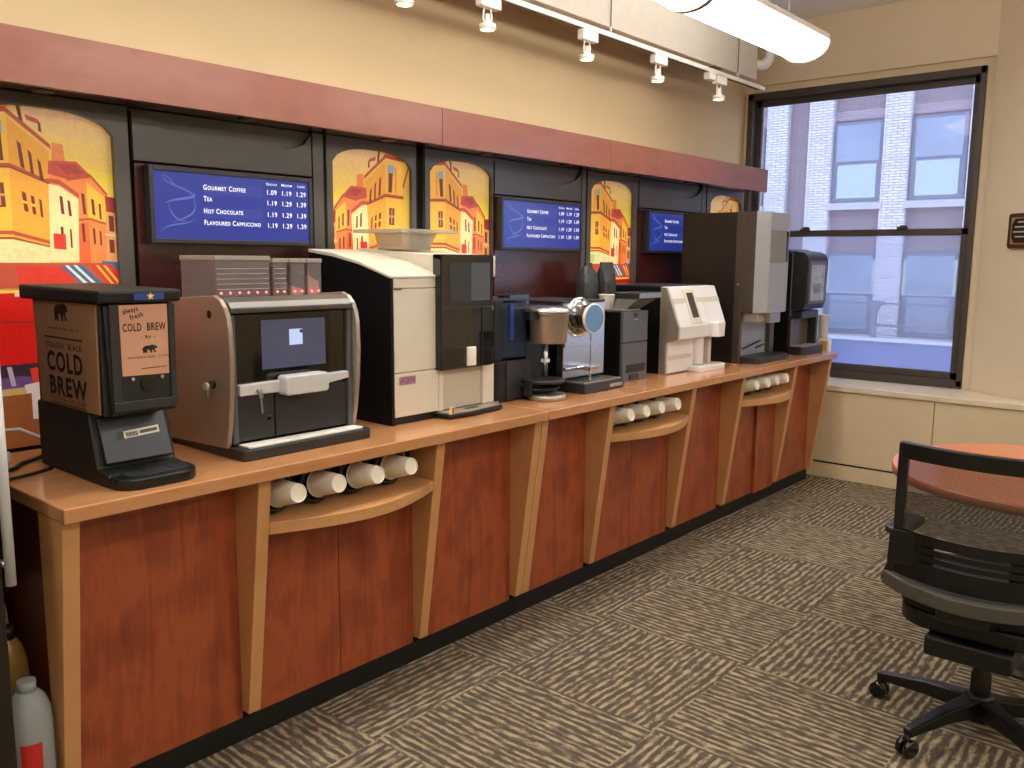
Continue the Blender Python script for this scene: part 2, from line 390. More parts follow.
# ------------------------------------------------------------------ base cabinets
POST = 0.042
def post(parent, y, w=POST, back=-2.292, x_top=-2.145):
    MB().prism([(x_top, .86), (x_top-.1, .1), (back, .1), (back, .86)], 1, y-w, y, MAPLE).build('post', parent, .0015)
def arcshelf(parent, y0, y1):
    n = 20; pts = [(-2.165+.095*math.sin(PI*i/n), y0+(y1-y0)*i/n) for i in range(n+1)]
    MB().prism([(-2.55, y0)]+pts+[(-2.55, y1)], 2, .683, .72, MAPLE).build('shelf', parent, .002)
def niche(parent, y0, y1):
    b_ = MB(); b_.box(-2.565, -2.555, y0, y1, .685, .858, DARK); b_.box(-2.55, -2.312, y0, y0+.012, .722, .858, MAPLE).box(-2.55, -2.312, y1-.012, y1, .722, .858, MAPLE); b_.build('niche_lining', parent)
def panel(parent, y0, y1, z1=.858): MB().box(-2.293, -2.277, y0, y1, .078, z1, CHERRY).build('front_panel', parent, .001)
def unit(name, label, y0, y1): return thing(name, (-2.6, (y0+y1)/2, 0), label, 'cabinet', None)
u1 = unit('base_cabinet', 'near cherry red base cabinet with maple posts, under the cold brew dispenser', .83, 2.675)
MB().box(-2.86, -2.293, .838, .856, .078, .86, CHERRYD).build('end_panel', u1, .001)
post(u1, .87); post(u1, 1.417); post(u1, 2.137); post(u1, 2.685)
panel(u1, .872, 1.374); panel(u1, 1.419, 1.755, .682); panel(u1, 1.758, 2.094, .682); panel(u1, 2.139, 2.642)
arcshelf(u1, 1.418, 2.094); niche(u1, 1.418, 2.094)
MB().box(-2.86, -2.281, .845, 2.684, 0, .076, TOEM).build('toe_kick', u1, .001)
u2 = unit('base_cabinet', 'far cherry red base cabinet with maple posts, ending beside the window', 2.68, 5.81)
post(u2, 2.73); post(u2, 3.213); post(u2, 3.955); post(u2, 4.52); post(u2, 5.237)
MB().prism([(-2.145, .86), (-2.25, .078), (-2.86, .078), (-2.86, .86)], 1, 5.768, 5.81, MAPLE).build('end_panel', u2, .0015, label='maple end panel')
panel(u2, 2.732, 3.17); panel(u2, 3.215, 3.555, .682); panel(u2, 3.558, 3.911, .682); panel(u2, 3.957, 4.476); panel(u2, 4.522, 4.92, .682)
MB().box(-2.29, -2.26, 4.93, 5.193, .078, .682, CHERRY).build('front_panel', u2, .001); panel(u2, 5.239, 5.766)
arcshelf(u2, 3.214, 3.911); niche(u2, 3.214, 3.911); arcshelf(u2, 4.522, 5.193); niche(u2, 4.522, 5.193)
MB().box(-2.86, -2.281, 2.687, 5.81, 0, .076, TOEM).build('toe_kick', u2, .001)
tag(MB().box(-2.865, -2.115, (.822), 2.688, .861, .9, TOP).build('countertop', None, .004), 'near maple laminate countertop slab carrying the cold brew dispenser and the ivory machine', 'countertop')
tag(MB().box(-2.865, -2.115, 2.691, 5.82, .861, .9, TOP).build('countertop', None, .004), 'far maple laminate countertop slab carrying the white and the silver machines', 'countertop')

# paper cups in their collars under the counter
def make_cup():
    r = thing('paper_cup', (0, 0, 0), '', 'cup')
    b_ = MB(); n = 28
    prof = [(0, .0425), (.104, .0288), (.1065, .028)]
    b_.lathe(prof, (0, 0, 0), 0, CUPM, n, True, caps=False)
    b_.lathe([(.1065, .028), (.1065, .0258), (.103, .025), (.103, .0001)], (0, 0, 0), 0, CUPM, n, False, caps=False)
    b_.build('cup_wall', r)
    t = [(-.0+.0025*math.cos(a*PI/4), (.0432+.0028*math.sin(a*PI/4))) for a in range(9)]
    MB().lathe(t, (0, 0, 0), 0, CUPM, n, True, caps=False).build('rim', r)
    return r
def make_collar():
    r = thing('cup_dispenser', (0, 0, 0), '', 'cup dispenser')
    MB().lathe([(-.3, .055), (-.03, .055), (-.03, .0525), (-.3, .0525)], (0, 0, 0), 0, BLACK, 28, True, caps=False).build('tube', r)
    MB().lathe([(-.032, .0545), (-.032, .0665), (-.008, .0665), (.0, .063), (.0, .0525), (-.032, .0525)], (0, 0, 0), 0, BLACK, 28, True, caps=False).build('flange', r)
    return r
cup0, col0 = make_cup(), make_collar()
sets = [('near curved shelf', (1.486, 1.638, 1.79, 1.942)), ('middle curved shelf', (3.284, 3.42, 3.56, 3.702)), ('far curved shelf', (4.592, 4.728, 4.864, 5.0))]
ordn = ['leftmost', 'second from left', 'third from left', 'rightmost']
k = 0
for nm, ys in sets:
    for i, y in enumerate(ys):
        lab = f'white paper cup lying base outwards, {ordn[i]} of four above the {nm}'
        lb2 = f'black cup dispenser collar around the {ordn[i]} cup above the {nm}'
        jx = random.uniform(-.006, .006)
        loc = (-2.213+jx, y, .79); l2 = (-2.222, y, .79)
        if k == 0:
            cup0.location = loc; cup0['label'] = lab; col0.location = l2; col0['label'] = lb2; a, b2 = cup0, col0
        else:
            a = dup(cup0, loc, lab); b2 = dup(col0, l2, lb2)
        a.rotation_euler = (0, -.16, 0)
        a['group'] = 'paper cups on the '+nm; b2['group'] = 'cup dispensers on the '+nm; k += 1

# ------------------------------------------------------------------ wall panelling, murals, menu boards, canopy
BX0, BX1 = -2.888, -2.87
pn = thing('wall_panelling', (-2.9, 3.3, 0), 'dark mahogany wall panelling, some boards greyed for sheen, behind the coffee counter', 'panelling')
MB().box(-2.93, -2.905, .66, 5.86, 0, 1.985, DARK).build('backing', pn)
def archboard(y0, y1, a0, a1, z0=.9, z1=1.984):
    n = 18; zs, za = 1.885, 1.947; pts = []
    for i in range(n+1):
        t = -1+2*i/n
        pts.append((a0+(a1-a0)*i/n, zs+(za-zs)*max(0., 1-abs(t)**2.6)**.62))
    if a0 > y0:
        poly = [(y0, z0), (y0, z1), (y1, z1), (y1, z0), (a1, z0)]+pts[::-1]+[(a0, z0)]
        b_ = MB()
        b_.box(BX0, BX1, y0, a0, z0, z1, BOARD); b_.box(BX0, BX1, a1, y1, z0, z1, BOARD)
        for i in range(n):
            (ya, za_), (yb, zb_) = pts[i], pts[i+1]
            b_.prism([(ya, za_), (yb, zb_), (yb, z1), (ya, z1)], 0, BX0, BX1, BOARD)
        b_.build('arched_board', pn)
archs = [(.70, 1.395, .900, 1.345), (2.195, 2.68, 2.225, 2.655), (2.735, 3.188, 2.765, 3.182), (3.965, 4.475, 4.003, 4.437), (5.325, 5.858, 5.378, 5.832)]
for a in archs: archboard(*a)
def bowlboard(y0, y1, z0, z1, c, hw, dp):
    n = 24; b_ = MB()
    for i in range(n):
        ya = y0+(y1-y0)*i/n; yb = y0+(y1-y0)*(i+1)/n
        def zz(y):
            t = (y-c)/hw
            return z1-.012 if abs(t) >= 1 else z1-.012-dp*math.sqrt(1-t*t)
        b_.prism([(ya, z0), (yb, z0), (yb, zz(yb)), (ya, zz(ya))], 0, BX0, BX1, BOARD)
    b_.box(BX0, BX0+.002, y0, y1, z0, z1, BOARD)
    b_.build('header_board', pn)
bays = [(1.41, 2.122, 2.13, 2.18), (3.2, 3.905, 3.912, 3.95), (4.49, 5.25, 5.258, 5.31)]
for y0, y1, s0, s1 in bays:
    bowlboard(y0, y1, 1.816, 1.984, (y0+y1)/2+.03, (y1-y0)/2-.03, .085)
    MB().box(BX0, BX1, y0, y1, .9, 1.808, MAHOG).build('lower_board', pn, .001, label='mahogany lower board')
    MB().box(BX0, BX1, s0, s1, .9, 1.984, BOARD).build('stile', pn, .001)
# the street scene painted on every mural, (u across, z up)
Y1, Y2, OR, RED, RD, SK, WH, GRN, BLU, DK, BR = 'fbbf45', 'f2a93c', 'ee8a48', 'dc3a2c', 'c4523a', 'f6cf5c', 'f8e0a0', 'e6df9e', '3f6f96', '7a352a', '96562e'
SCENE = [
 (SK, [(0, .9), (1, .9), (1, 1.96), (0, 1.96)]), ('f3cb6c', [(0, 1.85), (.5, 1.83), (1, 1.78), (1, 1.96), (0, 1.96)]), ('f0c67c', [(0, 1.9), (.5, 1.88), (1, 1.84), (1, 1.96), (0, 1.96)]), ('ecbf90', [(.42, 1.918), (.75, 1.915), (.9, 1.95), (.42, 1.955)]), ('f6d84e', [(.6, 1.8), (1, 1.76), (1, 1.7), (.8, 1.74)]),
 # chimneys
 (DK, [(.37, 1.95), (.395, 1.95), (.41, 1.9), (.385, 1.905)]), (RD, [(.42, 1.925), (.5, 1.915), (.51, 1.9), (.43, 1.91)]), (DK, [(.5, 1.91), (.515, 1.905), (.52, 1.875), (.5, 1.88)]), (OR, [(.58, 1.85), (.65, 1.845), (.66, 1.79), (.57, 1.795)]),
 # big yellow house: end wall, long side, mouldings
 (OR, [(0, 1.91), (.3, 1.935), (.34, 1.945), (.1, 1.945)]), (Y1, [(0, 1.44), (.3, 1.44), (.31, 1.92), (.05, 1.915), (0, 1.86)]), (Y2, [(.3, 1.44), (.53, 1.44), (.56, 1.83), (.31, 1.925)]),
 ('f2c65a', [(0, 1.44), (.07, 1.44), (.07, 1.8), (0, 1.88)]), (RD, [(0, 1.895), (.08, 1.80), (.09, 1.815), (.02, 1.9)]),
 (RD, [(.08, 1.915), (.3, 1.925), (.57, 1.828), (.57, 1.842), (.3, 1.942), (.08, 1.928)]), ('f2c46a', [(.09, 1.907), (.3, 1.915), (.56, 1.82), (.57, 1.828), (.3, 1.924), (.09, 1.914)]),
 (RD, [(.08, 1.757), (.31, 1.762), (.56, 1.718), (.56, 1.73), (.31, 1.776), (.08, 1.77)]), (DK, [(.08, 1.757), (.31, 1.762), (.56, 1.718), (.56, 1.722), (.31, 1.766), (.08, 1.76)]),
 (RD, [(.03, 1.563), (.3, 1.563), (.54, 1.535), (.54, 1.545), (.3, 1.575), (.03, 1.573)]), (BR, [(.03, 1.548), (.3, 1.55), (.54, 1.525), (.54, 1.529), (.3, 1.556), (.03, 1.554)]),
 (GRN, [(.05, 1.545), (.3, 1.548), (.53, 1.525), (.52, 1.478), (.05, 1.478)]), ('c6cc78', [(.1, 1.53), (.2, 1.53), (.2, 1.49), (.1, 1.49)]), ('e8d89a', [(.33, 1.52), (.45, 1.515), (.45, 1.487), (.33, 1.487)]),
 ('9aa8b8', [(.2, 1.895), (.28, 1.9), (.28, 1.865), (.2, 1.862)]), (DK, [(.215, 1.862), (.27, 1.864), (.275, 1.782), (.23, 1.782)]), (OR, [(.17, 1.89), (.19, 1.89), (.19, 1.78), (.17, 1.78)]),
 (DK, [(.36, 1.846), (.385, 1.835), (.4, 1.76), (.375, 1.768)]), (DK, [(.425, 1.822), (.445, 1.81), (.455, 1.742), (.435, 1.75)]), (DK, [(.48, 1.797), (.5, 1.785), (.515, 1.728), (.49, 1.735)]),
 (DK, [(.2, 1.715), (.265, 1.717), (.27, 1.645), (.205, 1.643)]), ('d99a6a', [(.225, 1.71), (.24, 1.71), (.243, 1.65), (.23, 1.65)]), ('d99a6a', [(.2, 1.685), (.268, 1.685), (.268, 1.677), (.2, 1.677)]),
 (DK, [(.37, 1.695), (.395, 1.69), (.405, 1.632), (.38, 1.636)]), (DK, [(.425, 1.684), (.445, 1.68), (.452, 1.625), (.43, 1.628)]), (DK, [(.475, 1.675), (.49, 1.67), (.495, 1.617), (.48, 1.62)]),
 (Y1, [(.37, 1.668), (.4, 1.664), (.4, 1.656), (.37, 1.66)]), (Y1, [(.42, 1.66), (.455, 1.656), (.455, 1.648), (.42, 1.652)]),
 # red roof and the orange house
 ('cc5240', [(.55, 1.793), (.73, 1.797), (.83, 1.753), (.66, 1.74), (.54, 1.752)]), ('b8443a', [(.6, 1.785), (.72, 1.787), (.78, 1.762), (.66, 1.755)]),
 (OR, [(.55, 1.752), (.66, 1.74), (.82, 1.752), (.93, 1.697), (.91, 1.44), (.7, 1.44), (.7, 1.68), (.55, 1.72)]), (Y1, [(.79, 1.735), (.92, 1.687), (.905, 1.6), (.79, 1.62)]),
 (RD, [(.66, 1.735), (.82, 1.75), (.93, 1.692), (.93, 1.703), (.82, 1.762), (.66, 1.746)]), ('e8683a', [(.72, 1.6), (.79, 1.61), (.79, 1.44), (.71, 1.44)]), (RD, [(.72, 1.61), (.8, 1.615), (.92, 1.6), (.92, 1.607), (.8, 1.623), (.72, 1.618)]),
 (DK, [(.75, 1.7), (.772, 1.697), (.778, 1.632), (.757, 1.634)]), (DK, [(.815, 1.684), (.835, 1.68), (.84, 1.63), (.82, 1.633)]), (DK, [(.865, 1.67), (.88, 1.667), (.882, 1.618), (.868, 1.62)]),
 (DK, [(.74, 1.605), (.76, 1.603), (.762, 1.545), (.745, 1.545)]), (DK, [(.815, 1.59), (.832, 1.588), (.832, 1.538), (.817, 1.54)]), (DK, [(.86, 1.582), (.874, 1.58), (.874, 1.534), (.862, 1.535)]),
 # small cream house with the red sign
 (WH, [(.54, 1.722), (.61, 1.717), (.73, 1.68), (.71, 1.48), (.52, 1.48)]), (RD, [(.53, 1.728), (.61, 1.722), (.735, 1.683), (.735, 1.697), (.61, 1.737), (.53, 1.738)]),
 (DK, [(.605, 1.688), (.625, 1.684), (.632, 1.63), (.61, 1.632)]), (DK, [(.655, 1.676), (.672, 1.672), (.68, 1.624), (.66, 1.627)]), (DK, [(.6, 1.592), (.618, 1.59), (.62, 1.545), (.6, 1.545)]), (DK, [(.66, 1.585), (.672, 1.583), (.672, 1.525), (.66, 1.527)]), (RED, [(.55, 1.57), (.63, 1.568), (.63, 1.52), (.55, 1.522)]),
 # far house
 ('a43a34', [(.91, 1.694), (1, 1.69), (1, 1.64), (.915, 1.645)]), ('e6a062', [(.91, 1.645), (1, 1.64), (1, 1.44), (.9, 1.44)]), (DK, [(.93, 1.632), (.965, 1.63), (.965, 1.58), (.93, 1.582)]), (DK, [(.925, 1.555), (.96, 1.553), (.96, 1.51), (.925, 1.512)]), ('e8c9a0', [(.9, 1.575), (1, 1.57), (1, 1.562), (.9, 1.567)]),
 # awnings and the market below
 (RD, [(0, 1.478), (1, 1.478), (1, 1.40), (0, 1.40)]), (RED, [(.3, 1.468), (.62, 1.465), (.74, 1.41), (.32, 1.41)]), ('d83a26', [(0, 1.45), (.1, 1.44), (.2, 1.37), (0, 1.36)]), (Y1, [(.02, 1.4), (.12, 1.4), (.15, 1.37), (.03, 1.36)]),
 (BLU, [(.58, 1.47), (.73, 1.472), (.86, 1.412), (.72, 1.405)]), ('e6e2d0', [(.61, 1.47), (.635, 1.47), (.765, 1.41), (.74, 1.408)]), ('e6e2d0', [(.665, 1.471), (.69, 1.471), (.82, 1.411), (.795, 1.41)]), (BLU, [(.86, 1.485), (1, 1.48), (1, 1.455), (.88, 1.46)]),
 (RED, [(.79, 1.472), (.93, 1.474), (1, 1.435), (1, 1.4), (.9, 1.41)]), ('f0c04a', [(.82, 1.47), (.84, 1.47), (.94, 1.41), (.92, 1.41)]), ('f0c04a', [(.87, 1.47), (.89, 1.47), (.99, 1.41), (.97, 1.41)]),
 ('d01c16', [(0, 1.385), (1, 1.39), (1, 1.17), (0, 1.165)]), ('b81812', [(.42, 1.385), (1, 1.39), (1, 1.3), (.42, 1.29)]), (DK, [(0, 1.302), (.4, 1.298), (.4, 1.294), (0, 1.297)]), ('e2d2b0', [(.28, 1.385), (.31, 1.385), (.31, 1.375), (.28, 1.375)]),
 ('3a2a34', [(0, 1.165), (1, 1.17), (1, 1.1), (0, 1.09)]), ('6a4a78', [(0, 1.12), (.3, 1.13), (.5, 1.1), (0, 1.08)]), ('b8a0b8', [(.2, 1.16), (.23, 1.16), (.25, 1.1), (.22, 1.1)]), (RED, [(.34, 1.15), (.5, 1.16), (.5, 1.09), (.36, 1.09)]),
 ('c9a56a', [(0, 1.09), (.4, 1.095), (.42, 1.075), (0, 1.07)]), ('d8c8c0', [(.3, 1.1), (.45, 1.11), (.45, .98), (.34, .98)]), (BR, [(0, 1.07), (.34, 1.073), (.34, .9), (0, .9)]), (BR, [(.45, 1.1), (1, 1.1), (1, .9), (.45, .9)]), (BR, [(0, .99), (1, .99), (1, .9), (0, .9)]),
]
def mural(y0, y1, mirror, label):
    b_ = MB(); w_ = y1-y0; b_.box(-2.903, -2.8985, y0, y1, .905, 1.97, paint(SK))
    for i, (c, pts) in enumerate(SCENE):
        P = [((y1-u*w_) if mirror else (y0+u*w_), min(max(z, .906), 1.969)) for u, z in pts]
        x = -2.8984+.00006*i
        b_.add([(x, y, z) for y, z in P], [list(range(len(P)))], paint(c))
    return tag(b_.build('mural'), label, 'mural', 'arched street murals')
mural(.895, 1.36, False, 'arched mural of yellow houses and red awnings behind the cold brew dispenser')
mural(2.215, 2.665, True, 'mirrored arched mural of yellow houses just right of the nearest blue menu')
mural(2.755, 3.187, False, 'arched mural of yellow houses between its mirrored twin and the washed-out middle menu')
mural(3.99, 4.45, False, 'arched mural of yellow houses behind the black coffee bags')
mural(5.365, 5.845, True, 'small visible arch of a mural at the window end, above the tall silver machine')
# menu boards
def menu(y0, y1, label, detail=True):
    t = thing('menu_board', (-2.85, (y0+y1)/2, 1.545), label, 'menu board')
    z0, z1 = 1.545, 1.802; b_ = MB()
    b_.box(-2.868, -2.836, y0, y1, z0, z1, CHAR); fr = .016
    b_.box(-2.836, -2.826, y0, y0+fr, z0, z1, CHAR).box(-2.836, -2.826, y1-fr, y1, z0, z1, CHAR).box(-2.836, -2.826, y0+fr, y1-fr, z0, z0+fr, CHAR).box(-2.836, -2.826, y0+fr, y1-fr, z1-fr, z1, CHAR)
    b_.build('bezel', t, .002)
    W = y1-y0; s_ = MB(); s_.box(-2.8355, -2.832, y0+fr, y1-fr, z0+fr, z1-fr, SCREEN1)
    for zz in (1.737, 1.655): s_.add([(-2.8318, y0+.3*W, zz-.02), (-2.8318, y0+.66*W, zz-.02), (-2.8318, y0+.66*W, zz+.02), (-2.8318, y0+.3*W, zz+.02)], [(0, 1, 2, 3)], SCREEN2)
    so = s_.build('screen', t)
    l = MB(); X_ = -2.8316
    rows = [('Gourmet Coffee', .155, ('1.09', '1.19', '1.29')), ('Tea', .155, ('1.19', '1.29', '1.39')), ('Hot Chocolate', .155, ('1.19', '1.29', '1.39')), ('Flavoured Cappuccino', .2, ('1.19', '1.29', '1.39'))]
    zz = [1.733, 1.694, 1.652, 1.612]; wd = [.255, .05, .235, .345]
    for (nm, _, pr), z, ww in zip(rows, zz, wd):
        l.text(nm, (X_, y0+.3*W, z), *YZ, .017, TXT, w=ww*W, small=True, bold=.012)
        for q, pz in enumerate(pr): l.text(pz, (X_, y0+(.725+.1*q)*W, z-.002), *YZ, .017, TXT, w=.062*W, align='CENTER', bold=.01)
    for q, hd in enumerate(('Regular', 'Medium', 'Large')): l.text(hd, (X_, y0+(.725+.1*q)*W, 1.765), *YZ, .009, TXT, w=(.07 if q < 2 else .05)*W, align='CENTER', small=True, bold=.01)
    l.build('lettering', so)
    sw = MB()
    def stroke(pts, w_):
        n = len(pts)
        for i in range(n-1):
            (a, b1), (c_, d_) = pts[i], pts[i+1]; dx, dz = c_-a, d_-b1; L = math.hypot(dx, dz) or 1
            ta = w_*math.sin(PI*(i+.3)/n); tb = w_*math.sin(PI*(i+1.3)/n); nx, nz = -dz/L, dx/L
            sw.add([(X_-.0001, a+nx*ta, b1+nz*ta), (X_-.0001, a-nx*ta, b1-nz*ta), (X_-.0001, c_-nx*tb, d_-nz*tb), (X_-.0001, c_+nx*tb, d_+nz*tb)], [(0, 1, 2, 3)], SWIRL)
    def bez(p, n=16):
        out = []
        for i in range(n+1):
            q = i/n; out.append(tuple((1-q)**3*p[0][k_]+3*(1-q)**2*q*p[1][k_]+3*(1-q)*q*q*p[2][k_]+q**3*p[3][k_] for k_ in (0, 1)))
        return [(y0+a*W, 1.545+b1*.257) for a, b1 in out]
    for pts, w_ in (([(.09, .9), (.02, .75), (.3, .75), (.24, .55)], .0025), ([(.08, .52), (.12, .6), (.3, .6), (.24, .68)], .004), ([(.24, .6), (.28, .4), (.2, .35), (.12, .28)], .003), ([(.05, .14), (.09, .3), (.2, .22), (.25, .34)], .0025), ([(.1, .55), (.11, .35), (.15, .3), (.2, .3)], .0025), ([(.06, .86), (.12, .95), (.12, .7), (.2, .72)], .002)):
        stroke(bez(pts), w_)
    sw.build('steam_swirl', so)
    return t
menu(1.437, 2.092, 'blue digital menu board nearest the left, above the brewer with the touch screen')
menu(3.2, 3.866, 'middle blue digital menu board washed pale by reflected light, above the pod brewer')
menu(4.535, 5.18, 'farthest blue digital menu board, partly hidden behind the tall silver machine')
# canopy over the panelling
ca = thing('canopy', (-2.9, 3.3, 1.986), 'long cherry wood canopy fascia above the murals and menu boards', 'canopy')
for a, b1 in ((.62, 2.664), (2.667, 3.915), (3.918, 5.85)): MB().box(-2.712, -2.69, a, b1, 1.977, 2.131, FASC).build('fascia_board', ca, .001)
MB().box(-3.148, -2.713, .62, 5.85, 1.987, 2.0, MAHOG).build('soffit', ca); MB().box(-3.148, -2.713, .62, 5.85, 2.112, 2.128, FASC).build('top_board', ca)
for y in (1.111, 1.797, 2.458, 3.066, 3.674, 4.3, 4.95): MB().lathe([(-.007, .03), (0, .032)], (-2.8, y, 1.987), 2, PUCK).build('downlight', ca)

# ------------------------------------------------------------------ cold brew dispenser
ct = .9
t = thing('drink_dispenser', (-2.4, 1.09, ct), 'black and kraft brown cold brew dispenser at the near left end of the counter', 'drink dispenser')
b_ = MB(); b_.prism([(-2.655, ct), (-2.22, ct), (-2.22, .934), (-2.285, .94), (-2.325, 1.09), (-2.655, 1.09)], 1, .978, 1.2, BLACKT); b_.build('base', t, .008)
b_ = MB(); b_.prism([(-2.268, .955), (-2.278, .95), (-2.322, 1.07), (-2.312, 1.073)], 1, .998, 1.184, SLATEP); b_.build('splash_panel', t, .003)
b_ = MB(); o_ = Vector((-2.2865, 1.055, .992)); u_ = Vector((-.044, 0, .12)).normalized(); R_ = Vector((0, 1, .0))
sl = Vector((-.34, 0, .94))
b_.flat([(0, 0), (.1, .006), (.1, .026), (0, .02)], (-2.2902, 1.058, 1.012), (0, 1, 0), sl, PAPERW, .002); b_.flat([(-.018, -.002), (0, 0), (0, .02), (-.018, .018)], (-2.2902, 1.058, 1.012), (0, 1, 0), sl, BLACK, .002)
b_.flat([(.045, .008), (.094, .011), (.094, .02), (.045, .017)], (-2.2902, 1.058, 1.012), (0, 1, 0), sl, plain('label_grey', '6a5f58', .6), .0026)
for i in range(9): b_.flat([(.006+.0038*i, .004), (.0082+.0038*i, .004), (.0082+.0038*i, .016), (.006+.0038*i, .016)], (-2.2902, 1.058, 1.012), (0, 1, 0), sl, INK, .0026)
b_.build('sticker', t, label='white barcode sticker')
b_ = MB(); pl = [(-2.3, .982)]+arc(-2.215, 1.035, .062, .055, -90, 0, 6)+arc(-2.215, 1.155, .062, .055, 0, 90, 6)+[(-2.3, 1.21)]
b_.prism(pl, 2, ct, .931, BLACK); b_.build('drip_tray', t, .006)
b_ = MB(); pl = [(-2.265, 1.01)]+arc(-2.205, 1.05, .04, .04, -90, 0, 6)+arc(-2.205, 1.15, .04, .04, 0, 90, 6)+[(-2.265, 1.19)]
b_.prism(pl, 2, .931, .935, CHAR)
for i in range(5):
    for j in range(2+i % 2): b_.lathe([(0, .006), (.001, .006)], (-2.25+.02*j+.01*(i % 2), 1.03+.035*i, .935), 2, DARK, 10)
b_.build('drip_grate', t, .001)
b_ = MB(); b_.box(-2.642, -2.232, .982, 1.182, 1.087, 1.38, BLACKT); b_.build('tank_housing', t, .006)
b_ = MB(); b_.prism([(-2.705, 1.378), (-2.2, 1.382), (-2.194, 1.415), (-2.705, 1.42)], 1, .968, 1.192, BLACKT); b_.build('lid', t, .008)
b_ = MB(); b_.prism([(.988, 1.375), (1.18, 1.375), (1.176, 1.1), (.998, 1.09)], 0, -2.231, -2.216, BLACKT)
b_.box(-2.216, -2.21, 1.0, 1.024, 1.1, 1.378, CHAR).box(-2.216, -2.21, 1.158, 1.174, 1.1, 1.378, CHAR); b_.box(-2.216, -2.208, 1.0, 1.174, 1.1, 1.125, CHAR)
b_.lathe([(0, .02), (.006, .021)], (-2.217, 1.095, 1.168), 0, BLACKG, 20)
b_.lathe([(0, .005), (.004, .005)], (-2.216, 1.055, 1.182), 0, STEELD, 10); b_.lathe([(0, .005), (.004, .005)], (-2.216, 1.135, 1.182), 0, STEELD, 10)
b_.build('front_cover', t, .003)
BEAR = [(0, .36), (.06, .5), (.16, .62), (.3, .68), (.45, .66), (.6, .72), (.72, .72), (.8, .66), (.86, .67), (.92, .62), (.98, .5), (1., .42), (.95, .38), (.86, .4), (.82, .34), (.84, .2), (.92, .1), (.9, .04), (.8, .04), (.74, .2), (.66, .3), (.64, .14), (.66, .02), (.54, .02), (.52, .16), (.46, .3), (.34, .3), (.3, .18), (.36, .04), (.26, 0), (.2, .12), (.14, .02), (.04, .02), (.06, .16), (.02, .24)]
# kraft sign on the left side
sg = MB(); P = [(-2.632, 1.378), (-2.238, 1.378), (-2.247, 1.092), (-2.612, 1.092)]
sg.prism(P, 1, .9775, .982, KRAFT); sgo = sg.build('side_sign', t, .0)
l = MB(); yf = .9773; L0 = -2.545; LW = .24
l.flat(BEAR, (L0+.055, yf, 1.325), *XZ, INK, .0006, .09, .068)
l.text('WANDERING BEAR', (L0+.005, yf, 1.302), *XZ, .006, INK, w=.13); l.text('COFFEE', (L0+.15, yf, 1.302), *XZ, .006, INK, w=.055)
l.flat([(0, 0), (LW, 0), (LW, .0035), (0, .0035)], (L0-.018, yf, 1.278), *XZ, INK)
l.text('STRAIGHT', (L0-.012, yf, 1.25), *XZ, .016, INK, w=.125); l.text('BLACK', (L0+.132, yf, 1.25), *XZ, .016, INK, w=.085)
l.text('COLD', (L0-.01, yf, 1.188), *XZ, .052, INK, w=.225, bold=.03); l.text('BREW', (L0-.002, yf, 1.122), *XZ, .05, INK, w=.238, bold=.03)
l.text('COFFEE ON TAP', (L0-.002, yf, 1.104), *XZ, .011, INK, w=.225); l.flat([(0, 0), (.225, 0), (.225, .0028), (0, .0028)], (L0, yf, 1.096), *XZ, INK); l.build('lettering', sgo)
fs = MB(); fs.prism([(1.026, 1.376), (1.156, 1.376), (1.154, 1.19), (1.027, 1.192)], 0, -2.2155, -2.212, SALMON); fso = fs.build('front_sign', t)
l = MB(); xf = -2.2118
l.text('always', (xf, 1.036, 1.352), (0, 1, .22), (0, -.22, 1), .013, INK, w=.042, bold=.02); l.text('fresh', (xf, 1.055, 1.337), (0, 1, .25), (0, -.25, 1), .013, INK, w=.036, bold=.02)
l.text('COLD', (xf, 1.033, 1.308), *YZ, .02, INK, w=.05, bold=.02); l.text('BREW', (xf, 1.098, 1.308), *YZ, .02, INK, w=.052, bold=.02); l.text('- by -', (xf, 1.1, 1.288), *YZ, .009, INK, w=.04, align='CENTER', bold=.01)
l.flat(BEAR, (xf, 1.082, 1.248), *YZ, INK, .0006, .042, .03); l.text('WANDERING BEAR', (xf, 1.042, 1.236), *YZ, .0055, INK, w=.075); l.text('COFFEE', (xf, 1.124, 1.236), *YZ, .0055, INK, w=.032)
l.flat([(0, 0), (.07, .002), (.07, .004), (0, .002)], (xf, 1.078, 1.207), *YZ, INK); l.build('lettering', fso)
bd = MB(); bd.box(-2.198, -2.1935, 1.06, 1.14, 1.389, 1.406, BLUEL)
star = [(math.cos(PI/2+i*PI/5)*(1 if i % 2 == 0 else .42), math.sin(PI/2+i*PI/5)*(1 if i % 2 == 0 else .42)) for i in range(10)]
bd.flat(star, (-2.1935, 1.103, 1.398), *YZ, STARY, .001, .011, .011); bd.build('badge', t, label='blue badge with a yellow star')

# ------------------------------------------------------------------ bean brewer with the touch screen
t = thing('coffee_brewer', (-2.45, 1.62, ct), 'steel sided coffee brewer with touch screen and clear hoppers, beside the cold brew dispenser', 'coffee machine')
def side(y0, y1, m):
    prof = [(-2.76, .915), (-2.306, .93), (-2.29, 1.0), (-2.276, 1.1), (-2.27, 1.2), (-2.273, 1.29), (-2.28, 1.325), (-2.295, 1.355), (-2.318, 1.377), (-2.35, 1.388), (-2.76, 1.362)]
    return MB().prism(prof, 1, y0, y1, m)
side(1.372, 1.388, plain('side_steel', 'a08b78', .38, metal=.3)).build('side_panel', t, .003, label='brushed steel left side panel'); s2 = side(1.846, 1.862, STEELD).build('side_panel', t, .003)
prof = [(-2.75, .935), (-2.33, .935), (-2.318, 1.1), (-2.318, 1.33), (-2.33, 1.375), (-2.35, 1.382), (-2.75, 1.35)]
MB().prism(prof, 1, 1.389, 1.845, CHAR).build('body', t, .003)
